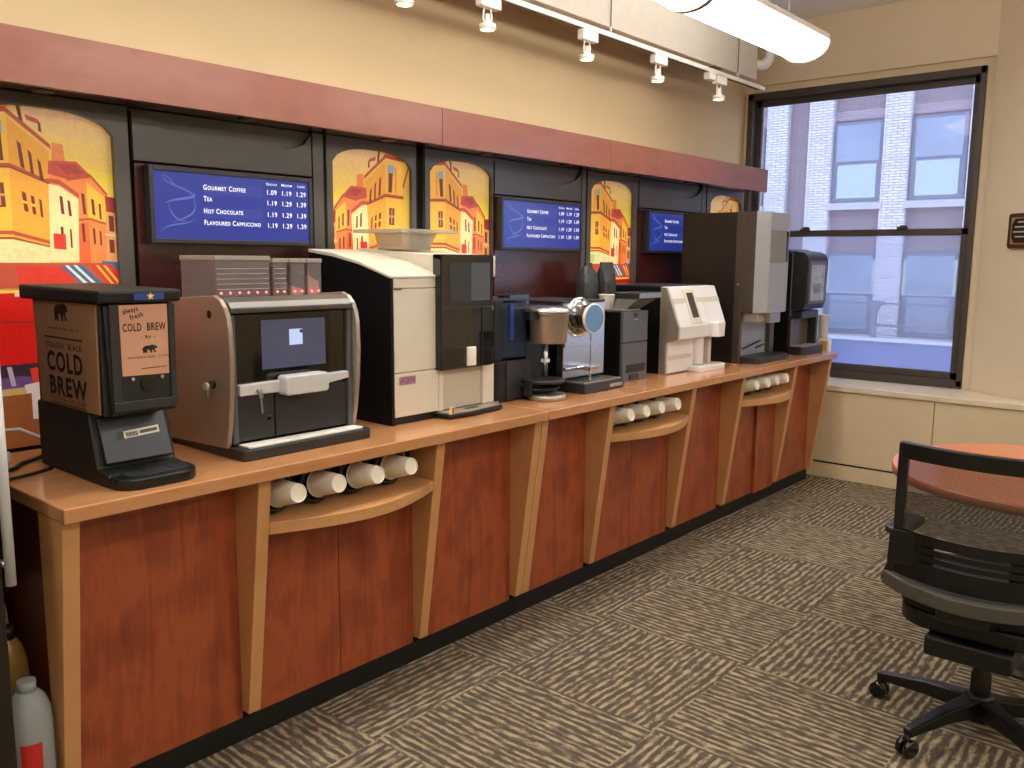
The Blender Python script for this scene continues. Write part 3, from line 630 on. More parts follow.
for y in (1.39, 1.825): MB().box(-2.318, -2.294, y, y+.019, .94, 1.33, GREYP).build('jamb', t, .004)
b_ = MB(); b_.prism([(-2.33, 1.332), (-2.287, 1.336), (-2.285, 1.35), (-2.3, 1.368), (-2.33, 1.383)], 1, 1.39, 1.844, plain('pewter', '6f6c68', .3, metal=.6)); b_.build('top_bar', t, .003, label='rounded pewter top bar')
MB().box(-2.318, -2.306, 1.412, 1.822, 1.115, 1.331, BLACKG).build('screen_panel', t, .002)
sc = MB().box(-2.306, -2.3045, 1.503, 1.742, 1.158, 1.322, TOUCH).build('touch_screen', t)
l = MB(); l.flat([(.1, .07), (.15, .07), (.15, .12), (.1, .12)], (-2.3045, 1.503, 1.158), *YZ, TOUCHH, .001); l.lathe([(0, .006), (.0012, .006)], (-2.3045, 1.648, 1.27), 0, BLACK, 10)
l.flat([(.0, .0), (.24, .0), (.24, .012), (.0, .012)], (-2.3045, 1.503, 1.31), *YZ, BLACKG, .0006)
l.build('icon', sc)
b_ = MB(); b_.prism([(1.412, 1.086), (1.412, 1.12), (1.56, 1.122), (1.70, 1.125), (1.822, 1.128), (1.822, 1.105), (1.72, 1.092), (1.545, 1.086)], 0, -2.318, -2.286, plain('pale_silver', 'cfcfd0', .35, metal=.1)); b_.build('handle_band', t, .003)
b_ = MB(); b_.prism(rrect(1.55, 1.716, 1.076, 1.138, .012), 0, -2.3, -2.252, plain('pale_silver', 'cfcfd0')); b_.build('spout_housing', t, .006)
MB().box(-2.3, -2.262, 1.6, 1.67, 1.068, 1.077, CHAR).build('nozzle', t)
b_ = MB(); b_.box(-2.318, -2.304, 1.412, 1.54, .945, 1.09, CHAR).box(-2.318, -2.304, 1.545, 1.822, .945, 1.09, CHAR); b_.box(-2.304, -2.3025, 1.515, 1.53, 1.0, 1.012, BLACKG); b_.build('lower_door', t, .002)
b_ = MB(); b_.lathe([(0, .007), (.012, .007)], (-2.287, 1.475, 1.098), 0, STEELD, 14); b_.box(-2.276, -2.273, 1.468, 1.482, 1.076, 1.098, STEEL); b_.prism([(1.472, 1.076), (1.478, 1.076), (1.481, 1.03), (1.475, 1.03)], 0, -2.276, -2.273, STEEL); b_.build('key', t, label='steel key hanging from its lock')
b_ = MB(); b_.lathe([(0, .012), (.012, .012)], (-2.365, 1.372, 1.12), (0, -1, 0), BLACK, 16); b_.lathe([(0, .011), (.01, .012)], (-2.377, 1.36, 1.115), (0, -1, 0), plain('key_bow', 'd8d2bd', .4), 12); b_.box(-2.392, -2.372, 1.354, 1.36, 1.082, 1.106, plain('key_fob', '6f8f4a', .5)); b_.build('side_key', t, label='pale key with a green fob in the side panel')
MB().lathe([(0, .012), (.001, .012)], (-2.374, 1.372, 1.331), (0, -1, 0), BLACK, 16).build('keyhole', t)
b_ = MB(); b_.prism([(-2.75, 1.392), (-2.29, 1.376)]+arc(-2.245, 1.41, .02, .03, -90, 0, 4)+arc(-2.25, 1.85, .02, .025, 0, 90, 4)+[(-2.31, 1.876), (-2.75, 1.866)], 2, ct, .934, CHAR); b_.build('base_tray', t, .004)
MB().prism([(-2.3, 1.408), (-2.245, 1.41), (-2.24, 1.42), (-2.245, 1.842), (-2.252, 1.85), (-2.3, 1.846)], 2, .934, .939, PAPERW).build('drip_plate', t, .001, label='white drip plate')
def hopper(y0, y1, x0, x1, beans, lid):
    z0, z1 = 1.384, 1.505 if lid > .18 else 1.498
    h = MB(); zr = 1.366
    h.box(x0, x1, y0, y1, zr+.004, z1-.012, HOPPER)
    ho = h.build('hopper', t, .003)
    MB().box(x0-.002, x1+.002, y0-.002, y1+.002, z1-.014, z1, HOPPERW).build('hopper_lid', ho, .002)
    if beans: MB().prism([(y0+.006, zr+.008), (y1-.006, zr+.008), (y1-.006, zr+beans), (y0+.006, zr+beans*1.4)], 0, x0+.01, x1-.008, plain('powder', 'd8b9a2', .8, var=.15)).build('powder', ho)
    else:
        g = MB()
        for i in range(5): g.box(x1-.002, x1+.0008, y0+.005, y1-.005, 1.4+i*.016, 1.4012+i*.016, BEIGE)
        g.build('level_lines', ho)
    d = MB(); n = max(1, round((y1-y0)/.035))
    for i in range(n): d.lathe([(0, .003), (.002, .003)], (x1+.0006, y0+(y1-y0)*(i+.5)/n, 1.389), 0, LED, 8)
    d.build('indicator_light', ho, label='row of red lights')
hopper(1.443, 1.637, -2.66, -2.45, 0, .2); hopper(1.65, 1.704, -2.6, -2.45, 0, .1); hopper(1.718, 1.774, -2.6, -2.45, .03, .1); hopper(1.786, 1.842, -2.6, -2.45, .055, .1)

# ------------------------------------------------------------------ ivory coffee machine with black sides
t = thing('coffee_machine', (-2.55, 2.32, ct), 'large ivory fronted coffee machine with black side and bean bin on top', 'coffee machine')
prof = [(-2.82, ct), (-2.328, ct), (-2.332, 1.43), (-2.5, 1.478), (-2.65, 1.505), (-2.8, 1.522)]
MB().prism(prof, 1, 2.048, 2.062, plain('matt_black', '060606', .6, spec=.25)).build('side_panel', t, .002, label='matt black side panel')
b_ = MB(); b_.prism([(-2.815, .925), (-2.345, .925), (-2.345, 1.425), (-2.815, 1.515)], 1, 2.063, 2.598, IVORY); b_.build('body', t, .002)
MB().box(-2.81, -2.34, 2.063, 2.598, ct, .924, BLACK).build('plinth', t, .002)
b_ = MB(); b_.box(-2.345, -2.33, 2.064, 2.284, .928, 1.088, IVORY).box(-2.345, -2.33, 2.064, 2.284, 1.091, 1.392, IVORY).box(-2.345, -2.33, 2.064, 2.284, 1.395, 1.43, IVORY); b_.build('door', t, .002)
MB().box(-2.33, -2.327, 2.064, 2.1, 1.389, 1.393, GREYP).build('door_latch', t)
top = [(-2.8, 1.522), (-2.65, 1.505), (-2.5, 1.478), (-2.328, 1.43), (-2.328, 1.44), (-2.5, 1.49), (-2.65, 1.52), (-2.8, 1.535)]
MB().prism(top, 1, 2.045, 2.6, IVORY).build('top_cover', t, .003)
b_ = MB(); b_.prism([(-2.325, 1.44), (-2.325, 1.513), (-2.79, 1.54), (-2.79, 1.53), (-2.65, 1.51), (-2.5, 1.48)], 1, 2.284, 2.598, IVORY); b_.build('bean_block', t, .002)
MB().box(-2.345, -2.298, 2.268, 2.558, 1.083, 1.517, BLACKG).build('display_panel', t, .005, label='gloss black display panel')
b_ = MB(); b_.box(-2.298, -2.2965, 2.31, 2.534, 1.342, 1.486, LCD); b_.add([(-2.2962, 2.428, 1.342), (-2.2962, 2.534, 1.342), (-2.2962, 2.534, 1.486), (-2.2962, 2.428, 1.486)], [(0, 1, 2, 3)], LCD2); b_.build('display_screen', t)
b_ = MB(); b_.box(-2.298, -2.294, 2.274, 2.552, 1.316, 1.32, CHAR).box(-2.298, -2.294, 2.49, 2.493, 1.09, 1.316, CHAR); b_.build('panel_seam', t)
MB().box(-2.298, -2.285, 2.402, 2.446, 1.092, 1.165, PAPERW).build('spout', t, .003, label='white spout cover')
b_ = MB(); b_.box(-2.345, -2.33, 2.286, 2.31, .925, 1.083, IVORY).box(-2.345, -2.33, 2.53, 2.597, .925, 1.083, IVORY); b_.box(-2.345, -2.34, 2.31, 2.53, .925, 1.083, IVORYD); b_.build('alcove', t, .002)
b_ = MB(); b_.prism([(-2.345, 2.265), (-2.262, 2.275), (-2.255, 2.4), (-2.272, 2.585), (-2.345, 2.645)], 2, .905, .92, BLACK); b_.build('drip_tray', t, .004)
b_ = MB(); b_.prism([(-2.335, 2.275), (-2.268, 2.283), (-2.26, 2.4), (-2.278, 2.575), (-2.335, 2.63)], 2, .92, .924, STEELD); b_.box(-2.31, -2.29, 2.4, 2.47, .924, .926, BLACK); b_.build('drip_grate', t, .001)
MB().box(-2.33, -2.3292, 2.085, 2.165, 1.045, 1.075, plain('sticker_print', '9d6a8a', .4, var=.5, nscale=90)).build('sticker', t)
b_ = MB(); b_.box(-2.268, -2.2672, 2.28, 2.305, .92, .947, PAPERW).box(-2.2672, -2.2668, 2.283, 2.293, .923, .944, STARY).box(-2.2672, -2.2668, 2.294, 2.303, .923, .944, REDL); b_.build('warning_tag', t, label='small yellow and red warning tag')
hb = MB(); hz0, hz1 = 1.535, 1.6
q0 = [(-2.70, 2.31), (-2.56, 2.31), (-2.56, 2.46), (-2.70, 2.46)]; q1 = [(-2.71, 2.30), (-2.545, 2.30), (-2.545, 2.49), (-2.71, 2.49)]
hb.add([(x, y, hz0) for x, y in q0]+[(x, y, hz1) for x, y in q1], [(3, 2, 1, 0), (4, 5, 6, 7), (0, 1, 5, 4), (1, 2, 6, 5), (2, 3, 7, 6), (3, 0, 4, 7)], HOPPERW); hbo = hb.build('bean_bin', t, .003)
MB().box(-2.79, -2.50, 2.255, 2.565, 1.6, 1.614, HOPPERW).build('bin_lid', hbo, .003)

# ------------------------------------------------------------------ pod brewer
t = thing('pod_brewer', (-2.5, 2.86, ct), 'black pod brewer with round steel brew head, beside the ivory machine', 'coffee machine')
b_ = MB(); b_.prism([(-2.75, 2.665)]+arc(-2.41, 2.69, .025, .025, -90, 0, 4)+[(-2.385, 2.9), (-2.75, 2.9)], 2, ct, 1.075, BLACK); b_.build('body', t, .004)
b_ = MB(); b_.box(-2.75, -2.6, 2.665, 2.9, 1.075, 1.335, BLACK).box(-2.6, -2.39, 2.665, 2.72, 1.075, 1.335, BLACK); b_.build('tower', t, .006)
MB().box(-2.385, -2.381, 2.735, 2.895, .91, 1.07, CHAR).build('front_panel', t, .002)
MB().box(-2.595, -2.405, 2.724, 2.895, 1.08, 1.325, TANK).build('water_tank', t, .008, label='blue tinted water tank'); MB().box(-2.6, -2.395, 2.72, 2.9, 1.326, 1.337, CHAR).build('tank_lid', t, .003)
b_ = MB(); b_.box(-2.403, -2.398, 2.775, 2.8, 1.16, 1.31, BLUEL); b_.build('tank_rib', t)
b_ = MB(); b_.box(-2.75, -2.42, 2.905, 3.06, ct, 1.3, BLACK); b_.build('column', t, .005)
HC = (-2.325, 2.945)
b_ = MB(); b_.lathe([(1.143, .072), (1.147, .079), (1.262, .083), (1.268, .088)], (HC[0], HC[1], 0), 2, STEELD, 36); b_.build('brew_head', t, .0, label='round satin steel brew head')
b_ = MB(); b_.lathe([(1.268, .088), (1.27, .1), (1.284, .102), (1.29, .097), (1.3, .082), (1.302, .02)], (HC[0], HC[1], 0), 2, STEEL, 36); b_.box(HC[0]-.02, HC[0]+.02, HC[1]-.15, HC[1]-.09, 1.25, 1.284, BLACK); b_.build('head_lid', t)
b_ = MB(); b_.text('\u2022 \u2022 \u2022', (HC[0]+.079, HC[1]+.015, 1.2), *YZ, .012, INK, w=.05, lift=.002); b_.build('badge', t)
b_ = MB(); b_.prism([(-2.42, 2.79), (-2.42, 2.93), (-2.46, 2.92), (-2.46, 2.76)], 2, 1.26, 1.355, BLACKG); b_.build('flap', t, .006)
b_ = MB(); b_.lathe([(1.0, .012), (1.143, .012)], (HC[0], HC[1]-.02, 0), 2, STEEL, 12); b_.box(HC[0]-.013, HC[0]+.013, HC[1]-.035, HC[1]-.005, 1.06, 1.075, BRIGHT); b_.build('drip_tube', t)
b_ = MB(); b_.lathe([(.975, .09), (.982, .094), (.988, .094), (.99, .085)], (HC[0]+.0, HC[1]-.03, 0), 2, CHAR, 30); b_.build('cup_ring', t)
b_ = MB(); b_.lathe([(.9, .084), (.92, .084), (.925, .076)], (HC[0]+.015, HC[1]-.025, 0), 2, STEELD, 30)
for s_ in (-1, 1): b_.box(HC[0]-.03, HC[0]+.0, HC[1]-.04+s_*.075-.008, HC[1]-.04+s_*.075+.008, .92, .976, CHAR)
b_.lathe([(.935, .07), (.95, .09), (.955, .088)], (HC[0]-.02, HC[1]-.035, 0), 2, BLACK, 24)
b_.build('foot', t)

# ------------------------------------------------------------------ espresso machine
t = thing('espresso_machine', (-2.5, 3.26, ct), 'steel espresso machine with a wide chrome knob and black drip base, left of the grinder', 'espresso machine')
MB().box(-2.74, -2.385, 3.09, 3.425, .93, 1.305, BLACK).build('body', t, .006)
b_ = MB(); b_.box(-2.385, -2.36, 3.098, 3.306, .965, 1.305, STEEL).box(-2.385, -2.36, 3.311, 3.42, .965, 1.305, STEEL); b_.build('front_plate', t, .003)
MB().box(-2.74, -2.362, 3.095, 3.422, 1.306, 1.316, CHAR).build('top_plate', t, .003)
MB().box(-2.365, -2.352, 3.1, 3.3, 1.105, 1.125, STEEL).build('trim_bar', t, .003)
b_ = MB(); b_.box(-2.48, -2.262, 3.135, 3.452, ct, .945, CHAR); bo = b_.build('drip_base', t, .005)
b_ = MB(); b_.box(-2.47, -2.272, 3.145, 3.44, .945, .95, STEELD)
for i in range(9): b_.box(-2.46+.021*i, -2.452+.021*i, 3.16, 3.43, .95, .9515, CHAR)
b_.build('drip_grate', t); l = MB(); l.text('NESPRESSO', (-2.262, 3.335, .915), *YZ, .014, PAPERW, w=.1, bold=.015); l.build('lettering', bo)
KC = (3.19, 1.243); axk = Vector((1, -.12, -.02)).normalized()
b_ = MB(); b_.lathe([(0, .088), (.012, .092), (.02, .085), (.022, .05)], (-2.36, KC[0]+.01, KC[1]), axk, CHROME, 36); b_.build('knob_ring', t, label='chrome ring behind the knob')
b_ = MB(); b_.lathe([(.02, .056), (.06, .058), (.075, .06)], (-2.36, KC[0], KC[1]), axk, BLACKG, 36); b_.lathe([(.075, .062), (.1, .064)], (-2.36, KC[0], KC[1]), axk, plain('copper_reflection', '6a4526', .2, metal=.8), 36)  # dark and copper reflections on the drum set as black and bronze colour
b_.lathe([(.1, .065), (.108, .0685), (.114, .0675), (.114, .061)], (-2.36, KC[0], KC[1]), axk, BRIGHT, 36, True, False); b_.lathe([(.1135, .061), (.1138, .0001)], (-2.36, KC[0], KC[1]), axk, plain('knob_window_reflection', '6f9cc4', .2, metal=.0), 36, True, False); b_.build('knob', t, label='wide drum knob, window reflection painted pale blue on its face')  # reflected window put into the face colour as pale blue
b_ = MB(); b_.box(-2.36, -2.28, 3.2, 3.27, 1.0, 1.022, CHROME).box(-2.36, -2.345, 3.1, 3.24, 1.0, 1.016, CHROME); b_.lathe([(0, .006), (.05, .005)], (-2.295, 3.215, .952), 2, CHROME, 12); b_.build('spout', t, .004, label='chrome spout')

# ------------------------------------------------------------------ grinder
t = thing('coffee_grinder', (-2.48, 3.68, ct), 'grey coffee grinder with a clear flared hopper, between espresso machine and white machine', 'grinder')
MB().box(-2.555, -2.365, 3.565, 3.79, ct, 1.25, BLACK).build('housing', t, .004)
b_ = MB(); b_.box(-2.365, -2.35, 3.565, 3.79, 1.098, 1.25, GREYP).box(-2.365, -2.35, 3.565, 3.79, ct, 1.094, GREYP); b_.build('front_panel', t, .002)
b_ = MB(); b_.box(-2.35, -2.3475, 3.6, 3.77, .945, .985, BLACK).box(-2.35, -2.345, 3.63, 3.71, .908, .936, BLACKG); b_.build('chute', t, .001)
b_ = MB(); b_.box(-2.35, -2.346, 3.66, 3.69, 1.222, 1.24, BLACKG); b_.text('\u2022\u2022\u2022', (-2.35, 3.66, 1.205), *YZ, .008, PAPERW, w=.04); b_.build('badge', t)
hb = MB(); q0 = [(-2.46, 3.63), (-2.39, 3.63), (-2.39, 3.75), (-2.46, 3.75)]; q1 = [(-2.465, 3.675), (-2.33, 3.675), (-2.33, 3.86), (-2.465, 3.86)]
hb.add([(x, y, 1.252) for x, y in q0]+[(x, y, 1.315) for x, y in q1]+[(x, y, 1.335) for x, y in q1], [(3, 2, 1, 0), (8, 9, 10, 11)]+[(i+a, (i+1) % 4+a, (i+1) % 4+a+4, i+a+4) for a in (0, 4) for i in range(4)], SMOKED); ho = hb.build('hopper', t)
MB().box(-2.47, -2.325, 3.67, 3.865, 1.336, 1.341, SMOKED).build('hopper_lid', ho, .002)
b_ = MB(); b_.box(-2.33, -2.322, 3.668, 3.867, 1.313, 1.337, plain('hopper_rim', '7f8c9a', .25)).box(-2.473, -2.33, 3.667, 3.675, 1.313, 1.337, CHAR); b_.build('hopper_rim', ho, .002, label='pale grey hopper rim')
MB().box(-2.47, -2.38, 3.615, 3.765, 1.2505, 1.257, STEELD).build('hopper_collar', t, .002)

# black bags and a cup on a dark box behind the grinder
bx = thing('storage_box', (-2.68, 3.78, ct), 'black storage box behind the grinder that carries two black coffee bags', 'box')
MB().box(-2.78, -2.57, 3.6, 3.972, ct, 1.2, BLACK).build('box_body', bx, .004); MB().box(-2.783, -2.567, 3.597, 3.975, 1.201, 1.212, CHAR).build('box_lid', bx, .003)
def bag(y, x, z0, h, w_, label, lean):
    r = thing('coffee_bag', (x, y, z0), label, 'coffee bag', 'coffee bags'); n = 7; vs = []; b_ = MB()
    prof = [(0, 1, .036), (.05, 1.03, .04), (.35, 1.03, .041), (.66, 1.02, .04), (.82, 1.0-.1*lean, .032), (.93, .98-.36*lean, .016), (1, .96-.5*lean, .007)]
    for tz, sw, dp in prof:
        for k_ in range(12):
            a = 2*PI*k_/12; cx = math.copysign(abs(math.cos(a))**.5, math.cos(a)); sy = math.copysign(abs(math.sin(a))**.5, math.sin(a))
            vs.append((x+dp*cx+random.uniform(-.002, .002), y+sw*w_/2*sy+lean*.012*tz+random.uniform(-.002, .002), z0+h*tz))
    fs_ = [[i*12+k_, i*12+(k_+1) % 12, (i+1)*12+(k_+1) % 12, (i+1)*12+k_] for i in range(6) for k_ in range(12)]+[list(range(12))[::-1], [72+k_ for k_ in range(12)]]
    b_.add(vs, fs_, FOIL, False); b_.build('bag_body', r, .006)
    MB().box(x-.007, x+.007, y-w_*(.47-.24*lean)+lean*.012, y+w_*(.47-.24*lean)+lean*.012, z0+h*.985, z0+h+.012, FOIL).build('fold_seal', r, .002)
bag(3.765, -2.72, 1.212, .262, .125, 'black coffee bag with sloped shoulders, left of two on the dark box', 1.)
bag(3.918, -2.70, 1.212, .265, .115, 'black coffee bag with a squared top, right of two on the dark box', 0.)
c2 = dup(cup0, (-2.645, 3.74, 1.268), 'white paper cup standing by the coffee bags behind the grinder'); c2['group'] = 'upright cup'
c2.rotation_euler = (0, PI/2, 0); c2.location = (-2.618, 3.81, 1.212+.1065)

# ------------------------------------------------------------------ white machine
t = thing('drink_machine', (-2.5, 4.23, ct), 'white sloping fronted drink machine with a dark slot window and black housing', 'coffee machine')
MB().box(-2.85, -2.396, 3.982, 4.5, ct, 1.362, plain('matt_black', '060606', .6, spec=.25)).build('housing', t, .004, label='matt black housing')
MB().box(-2.85, -2.4, 3.985, 4.495, 1.362, 1.368, CHAR).build('top_plate', t)
W = [(-2.395, ct), (-2.352, ct), (-2.352, 1.07), (-2.283, 1.088), (-2.28, 1.155), (-2.358, 1.36), (-2.395, 1.362)]
MB().prism(W, 1, 3.98, 3.994, STEELD).build('side_panel', t, .002, label='steel grey side panel')
W2 = [(-2.395, .905), (-2.346, .905), (-2.346, 1.075), (-2.279, 1.092), (-2.276, 1.155), (-2.355, 1.362), (-2.395, 1.364)]
MB().prism(W2, 1, 3.995, 4.31, BRIGHT).build('front', t, .003, label='white front')
W3 = [(-2.395, 1.07), (-2.346, 1.075), (-2.279, 1.092), (-2.276, 1.155), (-2.355, 1.362), (-2.395, 1.364)]
MB().prism(W3, 1, 4.313, 4.495, BRIGHT).build('right_door', t, .003)
sl_u = Vector((-.079, 0, .207)).normalized(); R_ = Vector((0, 1, 0))
def onslope(b_, y0, y1, a0, a1, m, th=.004):
    o = Vector((-2.276, 0, 1.155)); n = R_.cross(sl_u)
    P = [o+Vector((0, y, 0))+sl_u*a for y, a in ((y0, a0), (y1, a0), (y1, a1), (y0, a1))]
    b_.add([p_ for p_ in P]+[p_+n*th for p_ in P], [(3, 2, 1, 0), (4, 5, 6, 7), (0, 1, 5, 4), (1, 2, 6, 5), (2, 3, 7, 6), (3, 0, 4, 7)], m)
b_ = MB(); onslope(b_, 4.12, 4.235, .015, .205, IVORY); b_.build('slot_frame', t, .002, label='ivory slot frame')
b_ = MB(); onslope(b_, 4.145, 4.21, .045, .185, plain('slot_dark', '4a3f36', .25), .006); b_.build('slot_window', t, label='dark slot window')
for ya, yb_ in ((3.996, 4.118), (4.237, 4.494)):
    b_ = MB(); onslope(b_, ya, yb_, .13, .158, BEIGE, .0015); b_.build('trim_strip', t, label='beige trim strip')
MB().box(-2.346, -2.343, 3.996, 4.24, .975, 1.0, BEIGE).build('trim_strip', t, label='beige trim strip')
b_ = MB(); b_.prism([(-2.3, 4.34), (-2.245, 4.352), (-2.245, 4.43), (-2.3, 4.44)], 2, 1.085, 1.165, BRIGHT); b_.build('nozzle_housing', t, .004)
b_ = MB(); b_.box(-2.395, -2.37, 4.313, 4.44, .905, 1.07, BRIGHT); b_.lathe([(.935, .04), (1.085, .04)], (-2.35, 4.3, 0), 2, BRIGHT, 20); b_.box(-2.345, -2.315, 4.375, 4.41, .93, 1.09, BEIGE); b_.build('fill_column', t, .003)
b_ = MB(); b_.box(-2.345, -2.262, 4.2, 4.48, ct, .93, BRIGHT); b_.build('drip_tray', t, .004); b_ = MB(); b_.box(-2.34, -2.27, 4.25, 4.47, .93, .934, BEIGE); b_.build('drip_grate', t, .001)
b_ = MB(); b_.lathe([(0, .012), (.018, .012)], (-2.49, 3.975, ct+.02), (0, -1, 0), CHAR, 10); b_.build('side_foot', t)

# ------------------------------------------------------------------ tall silver machine
t = thing('coffee_machine', (-2.5, 4.95, ct), 'tall silver and black coffee machine standing third from the window end', 'coffee machine')
t['label'] = 'tallest machine with silver front and dark brown sides, beside the black dispenser'
MB().box(-2.70, -2.345, 4.72, 5.2, ct, 1.782, BROWNP).build('cabinet', t, .003, label='dark brown cabinet')
b_ = MB(); b_.box(-2.344, -2.3, 4.72, 4.752, ct, 1.784, BRONZE).box(-2.344, -2.3, 5.14, 5.2, ct, 1.199, BRONZE); b_.build('door_jamb', t, .002)
MB().box(-2.344, -2.33, 4.752, 5.14, .93, 1.199, SILVER).build('alcove_back', t)
b_ = MB(); b_.prism([(-2.344, 4.753), (-2.225, 4.722), (-2.178, 4.81), (-2.178, 5.07), (-2.23, 5.2), (-2.344, 5.2)], 2, 1.2, 1.784, SILVER); b_.build('door', t, .003, label='silver faceted door')
b_ = MB(); b_.prism([(-2.344, 4.723), (-2.2245, 4.72), (-2.2245, 4.723), (-2.344, 4.752)], 2, 1.2, 1.784, BRONZE); b_.build('door_edge', t)
b_ = MB(); b_.box(-2.178, -2.1755, 4.815, 5.062, 1.495, 1.68, plain('screen_grey', '8b8885', .18)); b_.box(-2.1755, -2.1735, 5.03, 5.06, 1.5, 1.675, BLACKG); b_.build('screen', t, .001)
for za, zb in ((1.69, 1.78), (1.2, 1.487)): MB().box(-2.178, -2.1765, 4.815, 5.066, za, zb, SILVER).build('door_plate', t, .001)
b_ = MB(); b_.prism([(-2.33, 4.76), (-2.22, 4.78), (-2.2, 5.0), (-2.33, 5.1)], 2, 1.145, 1.199, STEELD); b_.box(-2.25, -2.175, 4.86, 5.0, 1.14, 1.198, STEEL); b_.build('spout_head', t, .004)
b_ = MB(); b_.tube([(-2.3, 4.77, .985), (-2.26, 4.86, 1.02), (-2.25, 4.9, 1.03)], .006, BLACK); b_.tube([(-2.26, 4.86, .99), (-2.29, 5.08, 1.0)], .006, BLACK); b_.build('cup_rest', t)
b_ = MB(); b_.prism([(-2.344, 4.755)]+arc(-2.225, 4.78, .03, .025, -90, 0, 4)+arc(-2.225, 5.15, .03, .06, 0, 90, 4)+[(-2.344, 5.21)], 2, ct, .938, CHAR); b_.build('drip_tray', t, .004)
MB().lathe([(0, .008), (.006, .008)], (-2.32, 4.72, 1.365), (0, -1, 0), STEEL, 12).build('lock', t)

# ------------------------------------------------------------------ black dispenser at the end
t = thing('drink_dispenser', (-2.4, 5.6, ct), 'black rounded hot drink dispenser at the window end of the counter', 'drink dispenser')
prof = [(-2.6, ct), (-2.305, ct), (-2.305, 1.5)]+arc(-2.345, 1.535, .04, .045, 0, 90, 5)+[(-2.6, 1.585)]
MB().prism(prof, 1, 5.43, 5.76, BLACK).build('body', t, .004)
prof = [(-2.303, 1.19), (-2.215, 1.195), (-2.2, 1.24), (-2.195, 1.5)]+arc(-2.24, 1.5, .045, .06, 0, 90, 6)+[(-2.303, 1.57)]
MB().prism(prof, 1, 5.43, 5.76, CHAR).build('door', t, .004); MB().box(-2.3035, -2.296, 5.427, 5.763, 1.15, 1.555, STEEL).build('door_gasket', t, .002)
b_ = MB(); b_.box(-2.198, -2.193, 5.455, 5.735, 1.23, 1.505, plain('poster_frame', '5a5c66', .3)); b_.build('display_frame', t, .002)
b_ = MB(); b_.box(-2.193, -2.1915, 5.485, 5.7, 1.25, 1.48, plain('poster_pale', 'a9b2c6', .3, var=.3, nscale=20)); b_.box(-2.1915, -2.191, 5.52, 5.64, 1.3, 1.36, plain('poster_text', '7d859a', .4, var=.4, nscale=30)); b_.build('display_card', t)
MB().box(-2.305, -2.23, 5.46, 5.73, 1.135, 1.185, SLATEP).build('nozzle_block', t, .006)
b_ = MB(); b_.box(-2.305, -2.295, 5.45, 5.74, .95, 1.13, plain('alcove_brown', '5d5340', .25)); b_.box(-2.295, -2.24, 5.72, 5.755, .95, 1.14, CHAR); b_.build('alcove', t, .002)
b_ = MB(); b_.prism([(-2.303, 5.43)]+arc(-2.225, 5.46, .035, .03, -90, 0, 4)+arc(-2.225, 5.73, .035, .03, 0, 90, 4)+[(-2.303, 5.76)], 2, ct, .952, CHAR); b_.build('drip_tray', t, .005); MB().box(-2.29, -2.21, 5.45, 5.74, .952, .957, SILVER).build('drip_grate', t, .001)
# carton and cup behind it at the very end
t = thing('carton', (-2.31, 6.09, .655), 'small yellow and white carton on the sill, peeking out behind the black dispenser', 'carton')
MB().box(-2.345, -2.275, 6.06, 6.12, .655, .956, PAPERW).build('box_body', t, .002); MB().box(-2.334, -2.286, 6.0585, 6.0598, .67, .945, YELLOW).build('printed_face', t, label='yellow printed face')
t = thing('cup_sleeve', (-2.36, 6.2, .655), 'tall white cup sleeve on the sill behind the yellow carton', 'cup sleeve')
b_ = MB(); b_.lathe([(0, .036), (.46, .036), (.462, .04), (.468, .04)], (-2.372, 6.2, .655), 2, PAPERW, 24); b_.build('stacked_cups', t)

# ------------------------------------------------------------------ cords, cup and fridge at the left
tag(MB().tube([(-2.66, 1.1, .96), (-2.72, 1.02, .955), (-2.78, .97, .985), (-2.76, .9, .99), (-2.66, .8, .985)], .006, CORDW).build('power_cord'), 'white cord looping behind the cold brew dispenser', 'cord')
def cr(pts, n=8):
    P = [Vector(p) for p in pts]; out = []
    for i in range(len(P)-1):
        a, b1, c_, d = P[max(i-1, 0)], P[i], P[i+1], P[min(i+2, len(P)-1)]
        for k_ in range(n):
            q = k_/n; out.append(.5*((2*b1)+(c_-a)*q+(2*a-5*b1+4*c_-d)*q*q+(3*b1-a-3*c_+d)*q**3))
    return out+[P[-1]]
tag(MB().tube(cr([(-2.67, 1.09, .95), (-2.70, .99, .907), (-2.66, .93, .907), (-2.60, .88, .907), (-2.64, .835, .907)]), .006, CORD).build('power_cord'), 'black cord curling on the counter behind the cold brew dispenser', 'cord')
tag(MB().tube(cr([(-2.55, .969, .906), (-2.52, .92, .906), (-2.5, .86, .906), (-2.49, .824, .907), (-2.495, .813, .9), (-2.5, .812, .8), (-2.5, .812, .6)]), .005, CORD).build('power_cord'), 'thin black cord running over the near end of the counter', 'cord')
t = thing('adapter_box', (-2.76, .88, ct), 'small pale grey adapter box beside the cords at the near counter end', 'adapter')
MB().box(-2.8, -2.71, .84, .92, ct, .935, BEIGE).build('case', t, .006); MB().box(-2.79, -2.72, .85, .91, .935, .938, CHAR).build('top_grille', t)
fr = thing('drinks_cooler', (-2.55, .4, 0), 'dark drinks cooler with an upright steel bar handle at the left picture edge', 'fridge')
MB().box(-2.9, -2.26, .02, .708, 0, 1.75, BLACK).build('cabinet', fr, .006); MB().box(-2.259, -2.2, .02, .708, .1, 1.75, plain('door_dark', '231b16', .3)).build('door', fr, .004)
h_ = MB(); h_.tube([(-2.125, .7, .745), (-2.125, .7, 1.3)], .0115, plain('pale_silver', 'cfcfd0'), 14); ho = h_.build('handle', fr, label='upright steel bar handle')
h_ = MB(); h_.tube([(-2.2, .69, .79), (-2.125, .7, .79)], .008, STEEL, 10).tube([(-2.2, .69, 1.25), (-2.125, .7, 1.25)], .008, STEEL, 10); h_.build('standoff', ho)
